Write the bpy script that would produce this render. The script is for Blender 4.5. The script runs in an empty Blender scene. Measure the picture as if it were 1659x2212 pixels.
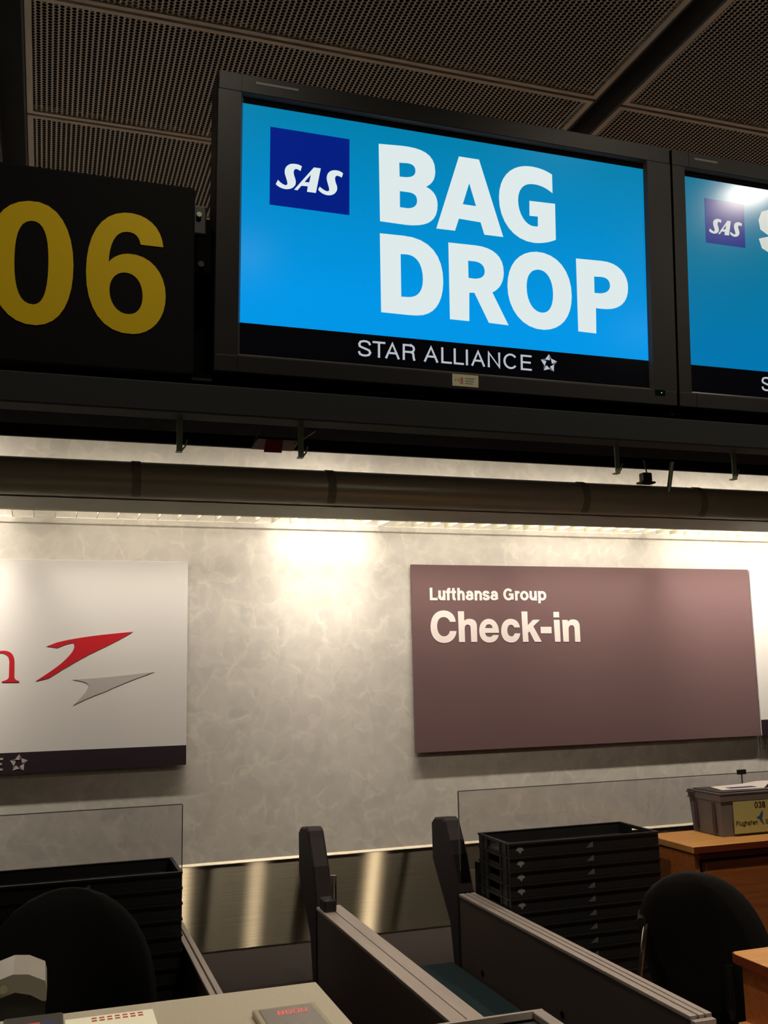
import bpy, bmesh, math, random
from mathutils import Vector, Matrix
random.seed(7)
PI = math.pi

# ---------------------------------------------------------------- camera, world, exposure
CAM_H = 1.65
def make_camera():
    yaw, pitch, roll = (math.radians(a) for a in (18.979, 8.929, -1.157))
    c, s = math.cos, math.sin
    f = Vector((s(yaw)*c(pitch), c(yaw)*c(pitch), s(pitch)))
    r0 = Vector((c(yaw), -s(yaw), 0)); u0 = r0.cross(f)
    r = r0*c(roll) + u0*s(roll); u = u0*c(roll) - r0*s(roll)
    cam = bpy.data.cameras.new('camera'); o = bpy.data.objects.new('camera', cam)
    bpy.context.scene.collection.objects.link(o)
    m = Matrix((r, u, -f)).transposed().to_4x4(); m.translation = Vector((0, 0, CAM_H))
    o.matrix_world = m
    cam.sensor_fit = 'HORIZONTAL'; cam.sensor_width = 36.0
    cam.lens = 2132.0/1659.0*36.0
    cam.clip_start = .02; cam.clip_end = 100
    bpy.context.scene.camera = o
make_camera()
SC = bpy.context.scene
SC.view_settings.view_transform = 'Standard'; SC.view_settings.look = 'None'
SC.view_settings.exposure = 0.0; SC.view_settings.gamma = 1.0
SC.view_settings.use_curve_mapping = False
w = bpy.data.worlds.new('world'); SC.world = w; w.use_nodes = True
w.node_tree.nodes['Background'].inputs[0].default_value = (.05, .045, .04, 1)
w.node_tree.nodes['Background'].inputs[1].default_value = .2

COL = SC.collection
def lin(r, g=None, b=None):
    if g is None: r, g, b = r
    f = lambda v: ((v/255+.055)/1.055)**2.4 if v/255 > .04045 else v/255/12.92
    return (f(r), f(g), f(b), 1)

# lamps: power table, all warm white tubes and downlights
TUBE_COL = (1.0, .90, .785)
HALL_COL = (1.0, .84, .66)
def area_lamp(parent, loc, sx, sy, power, rot=(0, 0, 0), col=TUBE_COL, spread=PI):
    l = bpy.data.lights.new('lamp_light', 'AREA'); l.shape = 'RECTANGLE'; l.size = sx; l.size_y = sy
    l.energy = power; l.color = col; l.spread = spread
    o = bpy.data.objects.new('lamp_light', l); COL.objects.link(o)
    o.parent = parent; o.location = loc; o.rotation_euler = rot
    return o
# tube segments of the cove luminaire: (x0, x1, watts)
# tube segments: x0, x1, watts, share thrown down the wall, share spread wide
COVE = [(-2.3, -1.2, 20, .27, .30), (-1.1, -.15, 20, .27, .30), (.0, 1.05, 10, .25, .25), (1.10, 1.70, 13, .20, .42), (1.8, 2.45, 9, .27, .25), (2.5, 3.4, 14, .27, .30), (3.5, 4.7, 26, .27, .35)]
# ceiling downlights: (x, y, watts)
DOWN = [(2.66, .996, 8, 'above the front of the second screen'), (1.11, 3.10, 10, 'behind the screens, leftmost small one'), (1.72, 3.10, 6, 'behind the screens, middle small one'),
        (2.74, 3.10, 13, 'behind the screens, rightmost small one'), (-.95, 1.5, 3.9, 'in front of the 06 sign'), (.35, 1.52, 3.9, 'in front of the left edge of the large screen'), (1.6, 1.5, 3.9, 'in front of the large screen'),
        (.9, -.6, 16, 'behind the viewer'), (3.6, -1.2, 14, 'in the hall at the right'), (-1.6, -1.4, 14, 'in the hall at the left'), (4.6, 1.3, 8, 'far right over the counters')]

# ---------------------------------------------------------------- materials
def mat(name, col, rough=.6, metal=0, spec=.5, emis=None, estr=0, aniso=0, anrot=0, coat=0):
    m = bpy.data.materials.new(name); m.use_nodes = True
    b = m.node_tree.nodes['Principled BSDF']
    b.inputs['Base Color'].default_value = col if len(col) == 4 else lin(col)
    b.inputs['Roughness'].default_value = rough; b.inputs['Metallic'].default_value = metal
    b.inputs['Specular IOR Level'].default_value = spec
    if coat: b.inputs['Coat Weight'].default_value = coat; b.inputs['Coat Roughness'].default_value = .2
    if aniso:
        b.inputs['Anisotropic'].default_value = aniso; b.inputs['Anisotropic Rotation'].default_value = anrot
    if emis:
        b.inputs['Emission Color'].default_value = emis if len(emis) == 4 else lin(emis)
        b.inputs['Emission Strength'].default_value = estr
    return m
def noisy(m, scale=20, amt=.15, bump=0, stretch=(1, 1, 1), detail=4, bscale=None):
    """vary base colour by noise and add fine bump"""
    nt = m.node_tree; N = nt.nodes; L = nt.links; b = N['Principled BSDF']
    tc = N.new('ShaderNodeTexCoord'); mp = N.new('ShaderNodeMapping'); mp.inputs['Scale'].default_value = stretch
    L.new(tc.outputs['Object'], mp.inputs[0])
    no = N.new('ShaderNodeTexNoise'); no.inputs['Scale'].default_value = scale; no.inputs['Detail'].default_value = detail
    L.new(mp.outputs[0], no.inputs['Vector'])
    hsv = N.new('ShaderNodeMix'); hsv.data_type = 'RGBA'
    c = b.inputs['Base Color'].default_value[:]
    hsv.inputs['A'].default_value = tuple(v*(1-amt) for v in c[:3])+(1,)
    hsv.inputs['B'].default_value = tuple(min(1, v*(1+amt)) for v in c[:3])+(1,)
    rmp = N.new('ShaderNodeMapRange'); rmp.inputs[1].default_value = .3; rmp.inputs[2].default_value = .7
    L.new(no.outputs['Fac'], rmp.inputs[0]); L.new(rmp.outputs[0], hsv.inputs['Factor'])
    L.new(hsv.outputs['Result'], b.inputs['Base Color'])
    if bump:
        n2 = N.new('ShaderNodeTexNoise'); n2.inputs['Scale'].default_value = bscale or scale*8
        L.new(mp.outputs[0], n2.inputs['Vector'])
        bp = N.new('ShaderNodeBump'); bp.inputs['Strength'].default_value = bump; bp.inputs['Distance'].default_value = .002
        L.new(n2.outputs['Fac'], bp.inputs['Height']); L.new(bp.outputs[0], b.inputs['Normal'])
    return m

def wall_material():
    m = mat('trowelled_wall_paper', (198, 190, 176), .75, spec=.25)
    nt = m.node_tree; N = nt.nodes; L = nt.links; b = N['Principled BSDF']
    tc = N.new('ShaderNodeTexCoord')
    n1 = N.new('ShaderNodeTexNoise'); n1.inputs['Scale'].default_value = 7; n1.inputs['Detail'].default_value = 3
    L.new(tc.outputs['Object'], n1.inputs['Vector'])
    mixv = N.new('ShaderNodeMix'); mixv.data_type = 'VECTOR'; mixv.inputs['Factor'].default_value = .16
    L.new(tc.outputs['Object'], mixv.inputs['A']); L.new(n1.outputs['Color'], mixv.inputs['B'])
    vo = N.new('ShaderNodeTexVoronoi'); vo.inputs['Scale'].default_value = 15; vo.feature = 'F1'
    L.new(mixv.outputs['Result'], vo.inputs['Vector'])
    rp = N.new('ShaderNodeMapRange'); rp.inputs[1].default_value = .30; rp.inputs[2].default_value = .62
    L.new(vo.outputs['Distance'], rp.inputs[0])
    hue = N.new('ShaderNodeSeparateColor'); L.new(vo.outputs['Color'], hue.inputs[0])
    n2 = N.new('ShaderNodeTexNoise'); n2.inputs['Scale'].default_value = 15; n2.inputs['Detail'].default_value = 5; n2.inputs['Distortion'].default_value = 1.2
    L.new(tc.outputs['Object'], n2.inputs['Vector'])
    r2 = N.new('ShaderNodeMapRange'); r2.inputs[1].default_value = .54; r2.inputs[2].default_value = .66
    L.new(n2.outputs['Fac'], r2.inputs[0])
    mu = N.new('ShaderNodeMath'); mu.operation = 'MULTIPLY'; L.new(rp.outputs[0], mu.inputs[0]); mu.inputs[1].default_value = .35
    a = N.new('ShaderNodeMath'); a.operation = 'MULTIPLY_ADD'; L.new(r2.outputs[0], a.inputs[0]); a.inputs[1].default_value = .3
    L.new(mu.outputs[0], a.inputs[2]); 
    a2 = N.new('ShaderNodeMath'); a2.operation = 'MULTIPLY_ADD'; a2.use_clamp = True
    L.new(hue.outputs[0], a2.inputs[0]); a2.inputs[1].default_value = .75; L.new(a.outputs[0], a2.inputs[2])
    # thin pale crescents where the trowel strokes end
    v2 = N.new('ShaderNodeTexVoronoi'); v2.inputs['Scale'].default_value = 9.5; v2.feature = 'DISTANCE_TO_EDGE'
    L.new(mixv.outputs['Result'], v2.inputs['Vector'])
    r3 = N.new('ShaderNodeMapRange'); r3.inputs[1].default_value = .0; r3.inputs[2].default_value = .11; r3.inputs[3].default_value = 1; r3.inputs[4].default_value = 0
    L.new(v2.outputs['Distance'], r3.inputs[0])
    n3 = N.new('ShaderNodeTexNoise'); n3.inputs['Scale'].default_value = 9; n3.inputs['Detail'].default_value = 2
    L.new(tc.outputs['Object'], n3.inputs['Vector'])
    r4 = N.new('ShaderNodeMapRange'); r4.inputs[1].default_value = .47; r4.inputs[2].default_value = .60
    L.new(n3.outputs['Fac'], r4.inputs[0])
    m3 = N.new('ShaderNodeMath'); m3.operation = 'MULTIPLY'; L.new(r3.outputs[0], m3.inputs[0]); L.new(r4.outputs[0], m3.inputs[1])
    m4 = N.new('ShaderNodeMath'); m4.operation = 'MULTIPLY'; L.new(a2.outputs[0], m4.inputs[0]); m4.inputs[1].default_value = .6
    a3 = N.new('ShaderNodeMath'); a3.operation = 'MULTIPLY_ADD'; a3.use_clamp = True
    L.new(m3.outputs[0], a3.inputs[0]); a3.inputs[1].default_value = .55; L.new(m4.outputs[0], a3.inputs[2]); a2 = a3
    mx = N.new('ShaderNodeMix'); mx.data_type = 'RGBA'
    mx.inputs['A'].default_value = lin(196, 191, 182); mx.inputs['B'].default_value = lin(219, 213, 200)
    L.new(a2.outputs[0], mx.inputs['Factor']); L.new(mx.outputs['Result'], b.inputs['Base Color'])
    bp = N.new('ShaderNodeBump'); bp.inputs['Strength'].default_value = .05; bp.inputs['Distance'].default_value = .001
    L.new(a2.outputs[0], bp.inputs['Height']); L.new(bp.outputs[0], b.inputs['Normal'])
    return m

def perforated_material(px=.0155, py=.0128, r=.385):
    """sheet steel with real (transparent) staggered holes"""
    m = mat('perforated_sheet', (206, 194, 178), .5, metal=.0, spec=.4)
    nt = m.node_tree; N = nt.nodes; L = nt.links; b = N['Principled BSDF']; out = N['Material Output']
    tc = N.new('ShaderNodeTexCoord'); sp = N.new('ShaderNodeSeparateXYZ'); L.new(tc.outputs['Object'], sp.inputs[0])
    def M(op, a, b_=None, c=None):
        n = N.new('ShaderNodeMath'); n.operation = op
        for i, v in enumerate((a, b_, c)):
            if v is None: continue
            if isinstance(v, (int, float)): n.inputs[i].default_value = v
            else: L.new(v, n.inputs[i])
        return n.outputs[0]
    u = M('DIVIDE', sp.outputs[0], px); fu = M('FLOOR', u)
    par = M('MODULO', M('ABSOLUTE', fu), 2)
    v = M('MULTIPLY_ADD', par, .5, M('DIVIDE', sp.outputs[1], py))
    du = M('SUBTRACT', M('SUBTRACT', u, fu), .5)
    dv = M('MULTIPLY', M('SUBTRACT', M('FRACT', v), .5), py/px)
    d = M('SQRT', M('ADD', M('MULTIPLY', du, du), M('MULTIPLY', dv, dv)))
    hole = M('LESS_THAN', d, r)
    tr = N.new('ShaderNodeBsdfTransparent'); ms = N.new('ShaderNodeMixShader')
    L.new(hole, ms.inputs[0]); L.new(b.outputs[0], ms.inputs[1]); L.new(tr.outputs[0], ms.inputs[2])
    L.new(ms.outputs[0], out.inputs['Surface'])
    return m

def wood_material(name, base, dark):
    m = mat(name, base, .38, spec=.45)
    nt = m.node_tree; N = nt.nodes; L = nt.links; b = N['Principled BSDF']
    tc = N.new('ShaderNodeTexCoord'); mp = N.new('ShaderNodeMapping'); mp.inputs['Scale'].default_value = (1.2, 14, 14)
    L.new(tc.outputs['Object'], mp.inputs[0])
    no = N.new('ShaderNodeTexNoise'); no.inputs['Scale'].default_value = 4; no.inputs['Detail'].default_value = 8; no.inputs['Distortion'].default_value = .6
    L.new(mp.outputs[0], no.inputs['Vector'])
    mx = N.new('ShaderNodeMix'); mx.data_type = 'RGBA'
    mx.inputs['A'].default_value = lin(dark); mx.inputs['B'].default_value = lin(base)
    rp = N.new('ShaderNodeMapRange'); rp.inputs[1].default_value = .3; rp.inputs[2].default_value = .65
    L.new(no.outputs['Fac'], rp.inputs[0]); L.new(rp.outputs[0], mx.inputs['Factor'])
    L.new(mx.outputs['Result'], b.inputs['Base Color'])
    return m

def brushed_steel():
    m = mat('brushed_steel', (150, 140, 118), .27, metal=1, aniso=1.0)
    nt = m.node_tree; N = nt.nodes; L = nt.links; b = N['Principled BSDF']
    tc = N.new('ShaderNodeTexCoord'); mp = N.new('ShaderNodeMapping'); mp.inputs['Scale'].default_value = (1.2, 1, 140)
    L.new(tc.outputs['Object'], mp.inputs[0])
    no = N.new('ShaderNodeTexNoise'); no.inputs['Scale'].default_value = 3; no.inputs['Detail'].default_value = 6
    L.new(mp.outputs[0], no.inputs['Vector'])
    rp = N.new('ShaderNodeMapRange'); rp.inputs[1].default_value = .3; rp.inputs[2].default_value = .7
    rp.inputs[3].default_value = .8; rp.inputs[4].default_value = 1.15
    L.new(no.outputs['Fac'], rp.inputs[0])
    # fine, slanting scratches where cases have rubbed
    m2 = N.new('ShaderNodeMapping'); m2.inputs['Scale'].default_value = (110, 1, 5); m2.inputs['Rotation'].default_value = (0, .18, 0)
    L.new(tc.outputs['Object'], m2.inputs[0])
    n3 = N.new('ShaderNodeTexNoise'); n3.inputs['Scale'].default_value = 2.4; n3.inputs['Detail'].default_value = 3
    L.new(m2.outputs[0], n3.inputs['Vector'])
    r3 = N.new('ShaderNodeMapRange'); r3.inputs[1].default_value = .64; r3.inputs[2].default_value = .74; r3.inputs[3].default_value = 1; r3.inputs[4].default_value = .72
    L.new(n3.outputs['Fac'], r3.inputs[0])
    mm = N.new('ShaderNodeMath'); mm.operation = 'MULTIPLY'; L.new(rp.outputs[0], mm.inputs[0]); L.new(r3.outputs[0], mm.inputs[1])
    mul = N.new('ShaderNodeMix'); mul.data_type = 'RGBA'; mul.blend_type = 'MULTIPLY'; mul.inputs['Factor'].default_value = 1
    mul.inputs['A'].default_value = lin(152, 143, 122); L.new(mm.outputs[0], mul.inputs['B'])
    L.new(mul.outputs['Result'], b.inputs['Base Color'])
    cmb = N.new('ShaderNodeCombineXYZ'); cmb.inputs[0].default_value = 1
    g = N.new('ShaderNodeBsdfAnisotropic'); g.distribution = 'BECKMANN'
    g.inputs['Roughness'].default_value = .30; g.inputs['Anisotropy'].default_value = .87
    L.new(mul.outputs['Result'], g.inputs['Color']); L.new(cmb.outputs[0], g.inputs['Tangent'])
    L.new(g.outputs[0], N['Material Output'].inputs['Surface'])
    return m

def screen_material(name, top, bot, z0, z1, strength):
    """a lit screen: viewing-angle shift put into the blue as a gradient, teal above to azure below"""
    m = mat(name, (4, 4, 5), .16, spec=.5)
    nt = m.node_tree; N = nt.nodes; L = nt.links; b = N['Principled BSDF']
    tc = N.new('ShaderNodeTexCoord'); sp = N.new('ShaderNodeSeparateXYZ'); L.new(tc.outputs['Object'], sp.inputs[0])
    r = N.new('ShaderNodeMapRange'); r.inputs[1].default_value = z0; r.inputs[2].default_value = z1
    L.new(sp.outputs[2], r.inputs[0])
    mx = N.new('ShaderNodeMix'); mx.data_type = 'RGBA'; mx.inputs['A'].default_value = lin(bot); mx.inputs['B'].default_value = lin(top)
    L.new(r.outputs[0], mx.inputs['Factor']); L.new(mx.outputs['Result'], b.inputs['Emission Color'])
    b.inputs['Emission Strength'].default_value = strength
    return m

MT = dict(
    wall=wall_material(), perf=perforated_material(), steel=brushed_steel(),
    ceil_rim=mat('painted_ceiling_rim', (206, 194, 178), .5),
    plenum=mat('plenum_black', (24, 21, 19), .9, spec=.1), slot=mat('slot_black', (34, 33, 33), .8),
    slot_side=mat('slot_side_grey', (82, 80, 80), .7),
    hall=noisy(mat('hall_wall_paint', (120, 112, 104), .8), 3, .05),
    floor=noisy(mat('floor_granite', (96, 92, 88), .35), 60, .3),
    casing=noisy(mat('monitor_plastic', (25, 25, 25), .5, spec=.3), 300, .06, .1), gap=mat('deep_black', (8, 8, 8), .9, spec=.05),
    bezel_lip=mat('bezel_lip', (76, 74, 70), .35),
    black=mat('satin_black', (17, 17, 18), .5), beam=noisy(mat('beam_paint', (33, 37, 39), .7, spec=.2), 200, .1),
    signblack=mat('sign_black', (14, 14, 14), .8, spec=.1), yellow=mat('yellow_film', (205, 178, 8), .6, spec=.2),
    hook=mat('zinc_hook', (150, 165, 140), .4, metal=.6), housing=mat('housing_grey', (172, 168, 150), .33, metal=.25),
    band=mat('housing_band', (125, 120, 104), .5), lower=mat('housing_lower', (140, 138, 120), .6),
    louvre=mat('louvre_white', (232, 228, 205), .45),
    tube=mat('lit_tube', (255, 250, 235), .5, emis=(1, .86, .62, 1), estr=3),
    tubedim=mat('dim_tube', (255, 250, 235), .5, emis=(1, .86, .62, 1), estr=1.6),
    lamp=mat('lamp_face', (255, 245, 225), .5, emis=(1, .88, .72, 1), estr=75),
    lampdim=mat('lamp_face_small', (255, 245, 225), .5, emis=(1, .88, .72, 1), estr=4),
    brown=noisy(mat('brown_sign_board', (114, 89, 89), .5, spec=.3), 400, .03),
    signwhite=mat('white_sign_board', (226, 222, 216), .55, spec=.3), aubergine=mat('aubergine_band', (40, 27, 36), .5),
    print_white=mat('white_lettering', (236, 226, 220), .6), red=mat('red_print', (200, 28, 38), .5), grey_print=mat('grey_print', (190, 182, 177), .6),
    star=mat('star_silver', (190, 176, 170), .5), star_d=mat('star_silver_dark', (120, 104, 100), .5),
    rubber=noisy(mat('belt_rubber', (40, 34, 31), .9, spec=.15), 250, .12, .3), bluebelt=noisy(mat('blue_green_belt', (20, 36, 40), .9, spec=.15), 300, .2, .3),
    panel=noisy(mat('divider_laminate', (64, 53, 49), .5), 200, .06), alu=noisy(mat('brushed_aluminium', (168, 159, 153), .42, metal=.45), 6, .08, stretch=(30, .5, 30)),
    groove=mat('groove_dark', (60, 56, 55), .6), post=noisy(mat('post_rubber', (34, 27, 30), .6, spec=.25), 150, .15, .2),
    bright_lip=mat('polished_lip', (165, 156, 136), .4, metal=.6), chrome=mat('chrome', (210, 205, 195), .15, metal=1),
    tray=noisy(mat('tray_plastic', (27, 27, 29), .45), 200, .1), mark=mat('pale_tray_mark', (120, 135, 128), .6), mark2=mat('dim_tray_mark', (84, 88, 84), .6),
    fabric=noisy(mat('black_upholstery', (25, 24, 24), .95, spec=.2), 600, .3, .5), plastic=mat('black_plastic', (15, 15, 15), .5),
    wood=wood_material('cherry_wood', (192, 142, 82), (172, 120, 62)), wood_side=wood_material('cherry_wood_side', (172, 104, 54), (150, 84, 40)),
    wood_edge=wood_material('cherry_edge', (120, 52, 26), (96, 38, 18)),
    counter=noisy(mat('counter_laminate', (205, 198, 174), .4), 250, .06), counter_side=mat('counter_side', (90, 84, 76), .6),
    box=noisy(mat('grey_box_plastic', (112, 106, 108), .45), 100, .06), boxdark=mat('grey_box_recess', (72, 64, 66), .5), label=mat('yellow_label', (176, 170, 110), .5),
    ink=mat('black_ink', (30, 28, 24), .6), bird=mat('blue_bird', (38, 88, 130), .5), paper=mat('paper', (225, 218, 215), .6), bluep=mat('blue_print', (50, 55, 110), .6),
    cream=mat('cream_sticker', (200, 200, 165), .5), pinkp=mat('pink_print', (190, 110, 105), .6), greyp=mat('sticker_grey', (150, 150, 130), .6),
    hood=mat('light_grey_hood', (160, 158, 146), .4), machine=mat('machine_dark', (40, 38, 35), .5),
    display=mat('display_glass', (112, 102, 94), .25), led=mat('red_led', (120, 10, 10), .5, emis=(226, 96, 92), estr=1.0),
    green=mat('green_led', (5, 30, 5), .5, emis=(60, 230, 90), estr=1.5), dframe=mat('display_frame', (186, 180, 150), .5),
    band_black=mat('screen_black_band', (3, 3, 5), .16, emis=(3, 3, 5), estr=1), 
    scr_white=mat('screen_white', (5, 5, 5), .3, spec=.2, emis=(222, 234, 234), estr=1.0), scr_white2=mat('screen_white_dimmer', (5, 5, 5), .3, emis=(196, 202, 196), estr=1.0),
    scr_logo=mat('screen_logo_blue', (3, 3, 5), .16, emis=(2, 30, 130), estr=1.0), scr_logo2=mat('screen_logo_blue_dimmer', (3, 3, 5), .16, emis=(26, 44, 128), estr=1.0),
    scr_silver=mat('screen_silver', (5, 5, 5), .3, emis=(178, 186, 196), estr=1.0), scr_silver_d=mat('screen_silver_dark', (5, 5, 5), .3, emis=(96, 98, 120), estr=1.0),
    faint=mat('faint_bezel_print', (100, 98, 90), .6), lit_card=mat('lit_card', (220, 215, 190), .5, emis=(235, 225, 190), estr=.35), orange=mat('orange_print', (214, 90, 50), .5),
    taper=mat('red_plate', (130, 14, 22), .5), tapew=mat('white_plate', (190, 170, 172), .5),
)
def glass_material():
    m = bpy.data.materials.new('clear_glass'); m.use_nodes = True
    nt = m.node_tree; N = nt.nodes; L = nt.links; N.remove(N['Principled BSDF'])
    t = N.new('ShaderNodeBsdfTransparent'); t.inputs[0].default_value = (.90, .895, .90, 1)
    g = N.new('ShaderNodeBsdfGlossy'); g.inputs['Roughness'].default_value = .03
    f = N.new('ShaderNodeFresnel'); f.inputs[0].default_value = 1.45
    s = N.new('ShaderNodeMixShader'); L.new(f.outputs[0], s.inputs[0]); L.new(t.outputs[0], s.inputs[1]); L.new(g.outputs[0], s.inputs[2])
    L.new(s.outputs[0], N['Material Output'].inputs[0]); return m
MT['glass'] = glass_material(); MT['glass_edge'] = mat('glass_edge', (70, 74, 66), .3)

# ---------------------------------------------------------------- mesh helpers
class MB:
    def __init__(s): s.v = []; s.f = []; s.mi = []; s.cur = 0
    def add(s, vs, fs):
        o = len(s.v); s.v += [tuple(p) for p in vs]; s.f += [tuple(i+o for i in f) for f in fs]; s.mi += [s.cur]*len(fs)
    def m(s, i): s.cur = i; return s
    def box(s, x0, x1, y0, y1, z0, z1, b=0):
        if b:   # chamfered box
            b = min(b, (x1-x0)*.45, (y1-y0)*.45, (z1-z0)*.45)
            bm = bmesh.new(); bmesh.ops.create_cube(bm, size=1)
            for v in bm.verts: v.co = Vector(((x0+x1)/2+v.co.x*(x1-x0), (y0+y1)/2+v.co.y*(y1-y0), (z0+z1)/2+v.co.z*(z1-z0)))
            bmesh.ops.bevel(bm, geom=bm.edges[:], offset=b, segments=2, affect='EDGES', profile=.5)
            bm.verts.index_update(); s.add([v.co[:] for v in bm.verts], [[v.index for v in f.verts] for f in bm.faces]); bm.free(); return s
        s.add([(x, y, z) for z in (z0, z1) for y in (y0, y1) for x in (x0, x1)],
              [(0, 2, 3, 1), (4, 5, 7, 6), (0, 1, 5, 4), (1, 3, 7, 5), (3, 2, 6, 7), (2, 0, 4, 6)]); return s
    def prism(s, pts, a, b, axis='x'):
        """convex or simple polygon (2-D pts) swept along an axis from a to b"""
        n = len(pts)
        def mk(p, t): return {'x': (t, p[0], p[1]), 'y': (p[0], t, p[1]), 'z': (p[0], p[1], t)}[axis]
        s.add([mk(p, a) for p in pts]+[mk(p, b) for p in pts],
              [tuple(range(n))[::-1], tuple(range(n, 2*n))]+[(i, (i+1) % n, n+(i+1) % n, n+i) for i in range(n)]); return s
    def tube(s, pts, r, seg=10):
        pts = [Vector(p) for p in pts]; rings = []; n = len(pts)
        for i, p in enumerate(pts):
            d = (pts[min(i+1, n-1)]-pts[max(i-1, 0)]).normalized()
            a = d.orthogonal().normalized() if i == 0 else (a - d*a.dot(d)).normalized()
            c = d.cross(a); rr = r[i] if isinstance(r, (list, tuple)) else r
            rings.append([p+(a*math.cos(t*2*PI/seg)+c*math.sin(t*2*PI/seg))*rr for t in range(seg)])
        vs = [q for ring in rings for q in ring]
        fs = [(i*seg+j, i*seg+(j+1) % seg, (i+1)*seg+(j+1) % seg, (i+1)*seg+j) for i in range(n-1) for j in range(seg)]
        fs += [tuple(range(seg))[::-1], tuple(range((n-1)*seg, n*seg))]
        s.add(vs, fs); return s
    def cyl(s, c, r, z0, z1, seg=20): return s.tube([(c[0], c[1], z0), (c[0], c[1], z1)], r, seg)
    def build(s, name, mats, parent=None, smooth=False):
        me = bpy.data.meshes.new(name); me.from_pydata(s.v, [], s.f)
        mats = mats if isinstance(mats, (list, tuple)) else [mats]
        for k in mats: me.materials.append(MT[k])
        for p, i in zip(me.polygons, s.mi): p.material_index = i; p.use_smooth = smooth
        bm = bmesh.new(); bm.from_mesh(me); bmesh.ops.recalc_face_normals(bm, faces=bm.faces[:]); bm.to_mesh(me); bm.free()
        if smooth:
            try: me.set_sharp_from_angle(angle=math.radians(38))
            except Exception: pass
        o = bpy.data.objects.new(name, me); COL.objects.link(o)
        if parent is not None: o.parent = parent
        return o
def tag(o, label=None, cat=None, group=None, kind=None):
    for k, v in (('label', label), ('category', cat), ('group', group), ('kind', kind)):
        if v: o[k] = v
    return o
def thing(name, label, cat, loc=(0, 0, 0), rot=(0, 0, 0), group=None):
    o = bpy.data.objects.new(name, None); COL.objects.link(o); o.location = loc; o.rotation_euler = rot
    o.empty_display_size = .05
    return tag(o, label, cat, group)
def copy_tree(o, parent=None):
    c = o.copy(); COL.objects.link(c); c.parent = parent
    for ch in list(o.children): copy_tree(ch, c)
    return c

def glyph(name, contours, m, parent, y, offs=(0, 0), scale=1, thick=.0006, res=8):
    """outline letters lying in a vertical plane; contour = [[x,z], [x,z] or [c1,c2,x,z]...]"""
    cu = bpy.data.curves.new(name, 'CURVE'); cu.dimensions = '2D'; cu.fill_mode = 'BOTH'; cu.extrude = thick/2; cu.resolution_u = res
    for ct in contours:
        nodes = [[None, ct[0][:2], None]]
        for sgm in ct[1:]:
            if len(sgm) == 2: nodes.append([None, sgm, None])
            else: nodes[-1][2] = sgm[0:2]; nodes.append([sgm[2:4], sgm[4:6], None])
        if len(nodes) > 2 and (Vector(nodes[-1][1])-Vector(nodes[0][1])).length < 1e-4:
            nodes[0][0] = nodes[-1][0]; nodes.pop()
        sp = cu.splines.new('BEZIER'); sp.bezier_points.add(len(nodes)-1); sp.use_cyclic_u = True
        n = len(nodes)
        T = lambda q: (offs[0]+q[0]*scale, offs[1]+q[1]*scale, 0)
        for i, (hl, co, hr) in enumerate(nodes):
            b = sp.bezier_points[i]; b.handle_left_type = b.handle_right_type = 'FREE'
            b.co = T(co); b.handle_left = T(hl if hl else co); b.handle_right = T(hr if hr else co)
    tmp = bpy.data.objects.new('tmp', cu); COL.objects.link(tmp)
    dg = bpy.context.evaluated_depsgraph_get(); me = bpy.data.meshes.new_from_object(tmp.evaluated_get(dg))
    bpy.data.objects.remove(tmp)
    me.transform(Matrix.Rotation(PI/2, 4, 'X')); me.transform(Matrix.Translation((0, y, 0)))
    me.materials.clear(); me.materials.append(MT[m]); me.name = name
    o = bpy.data.objects.new(name, me); COL.objects.link(o); o.parent = parent
    return o

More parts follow.
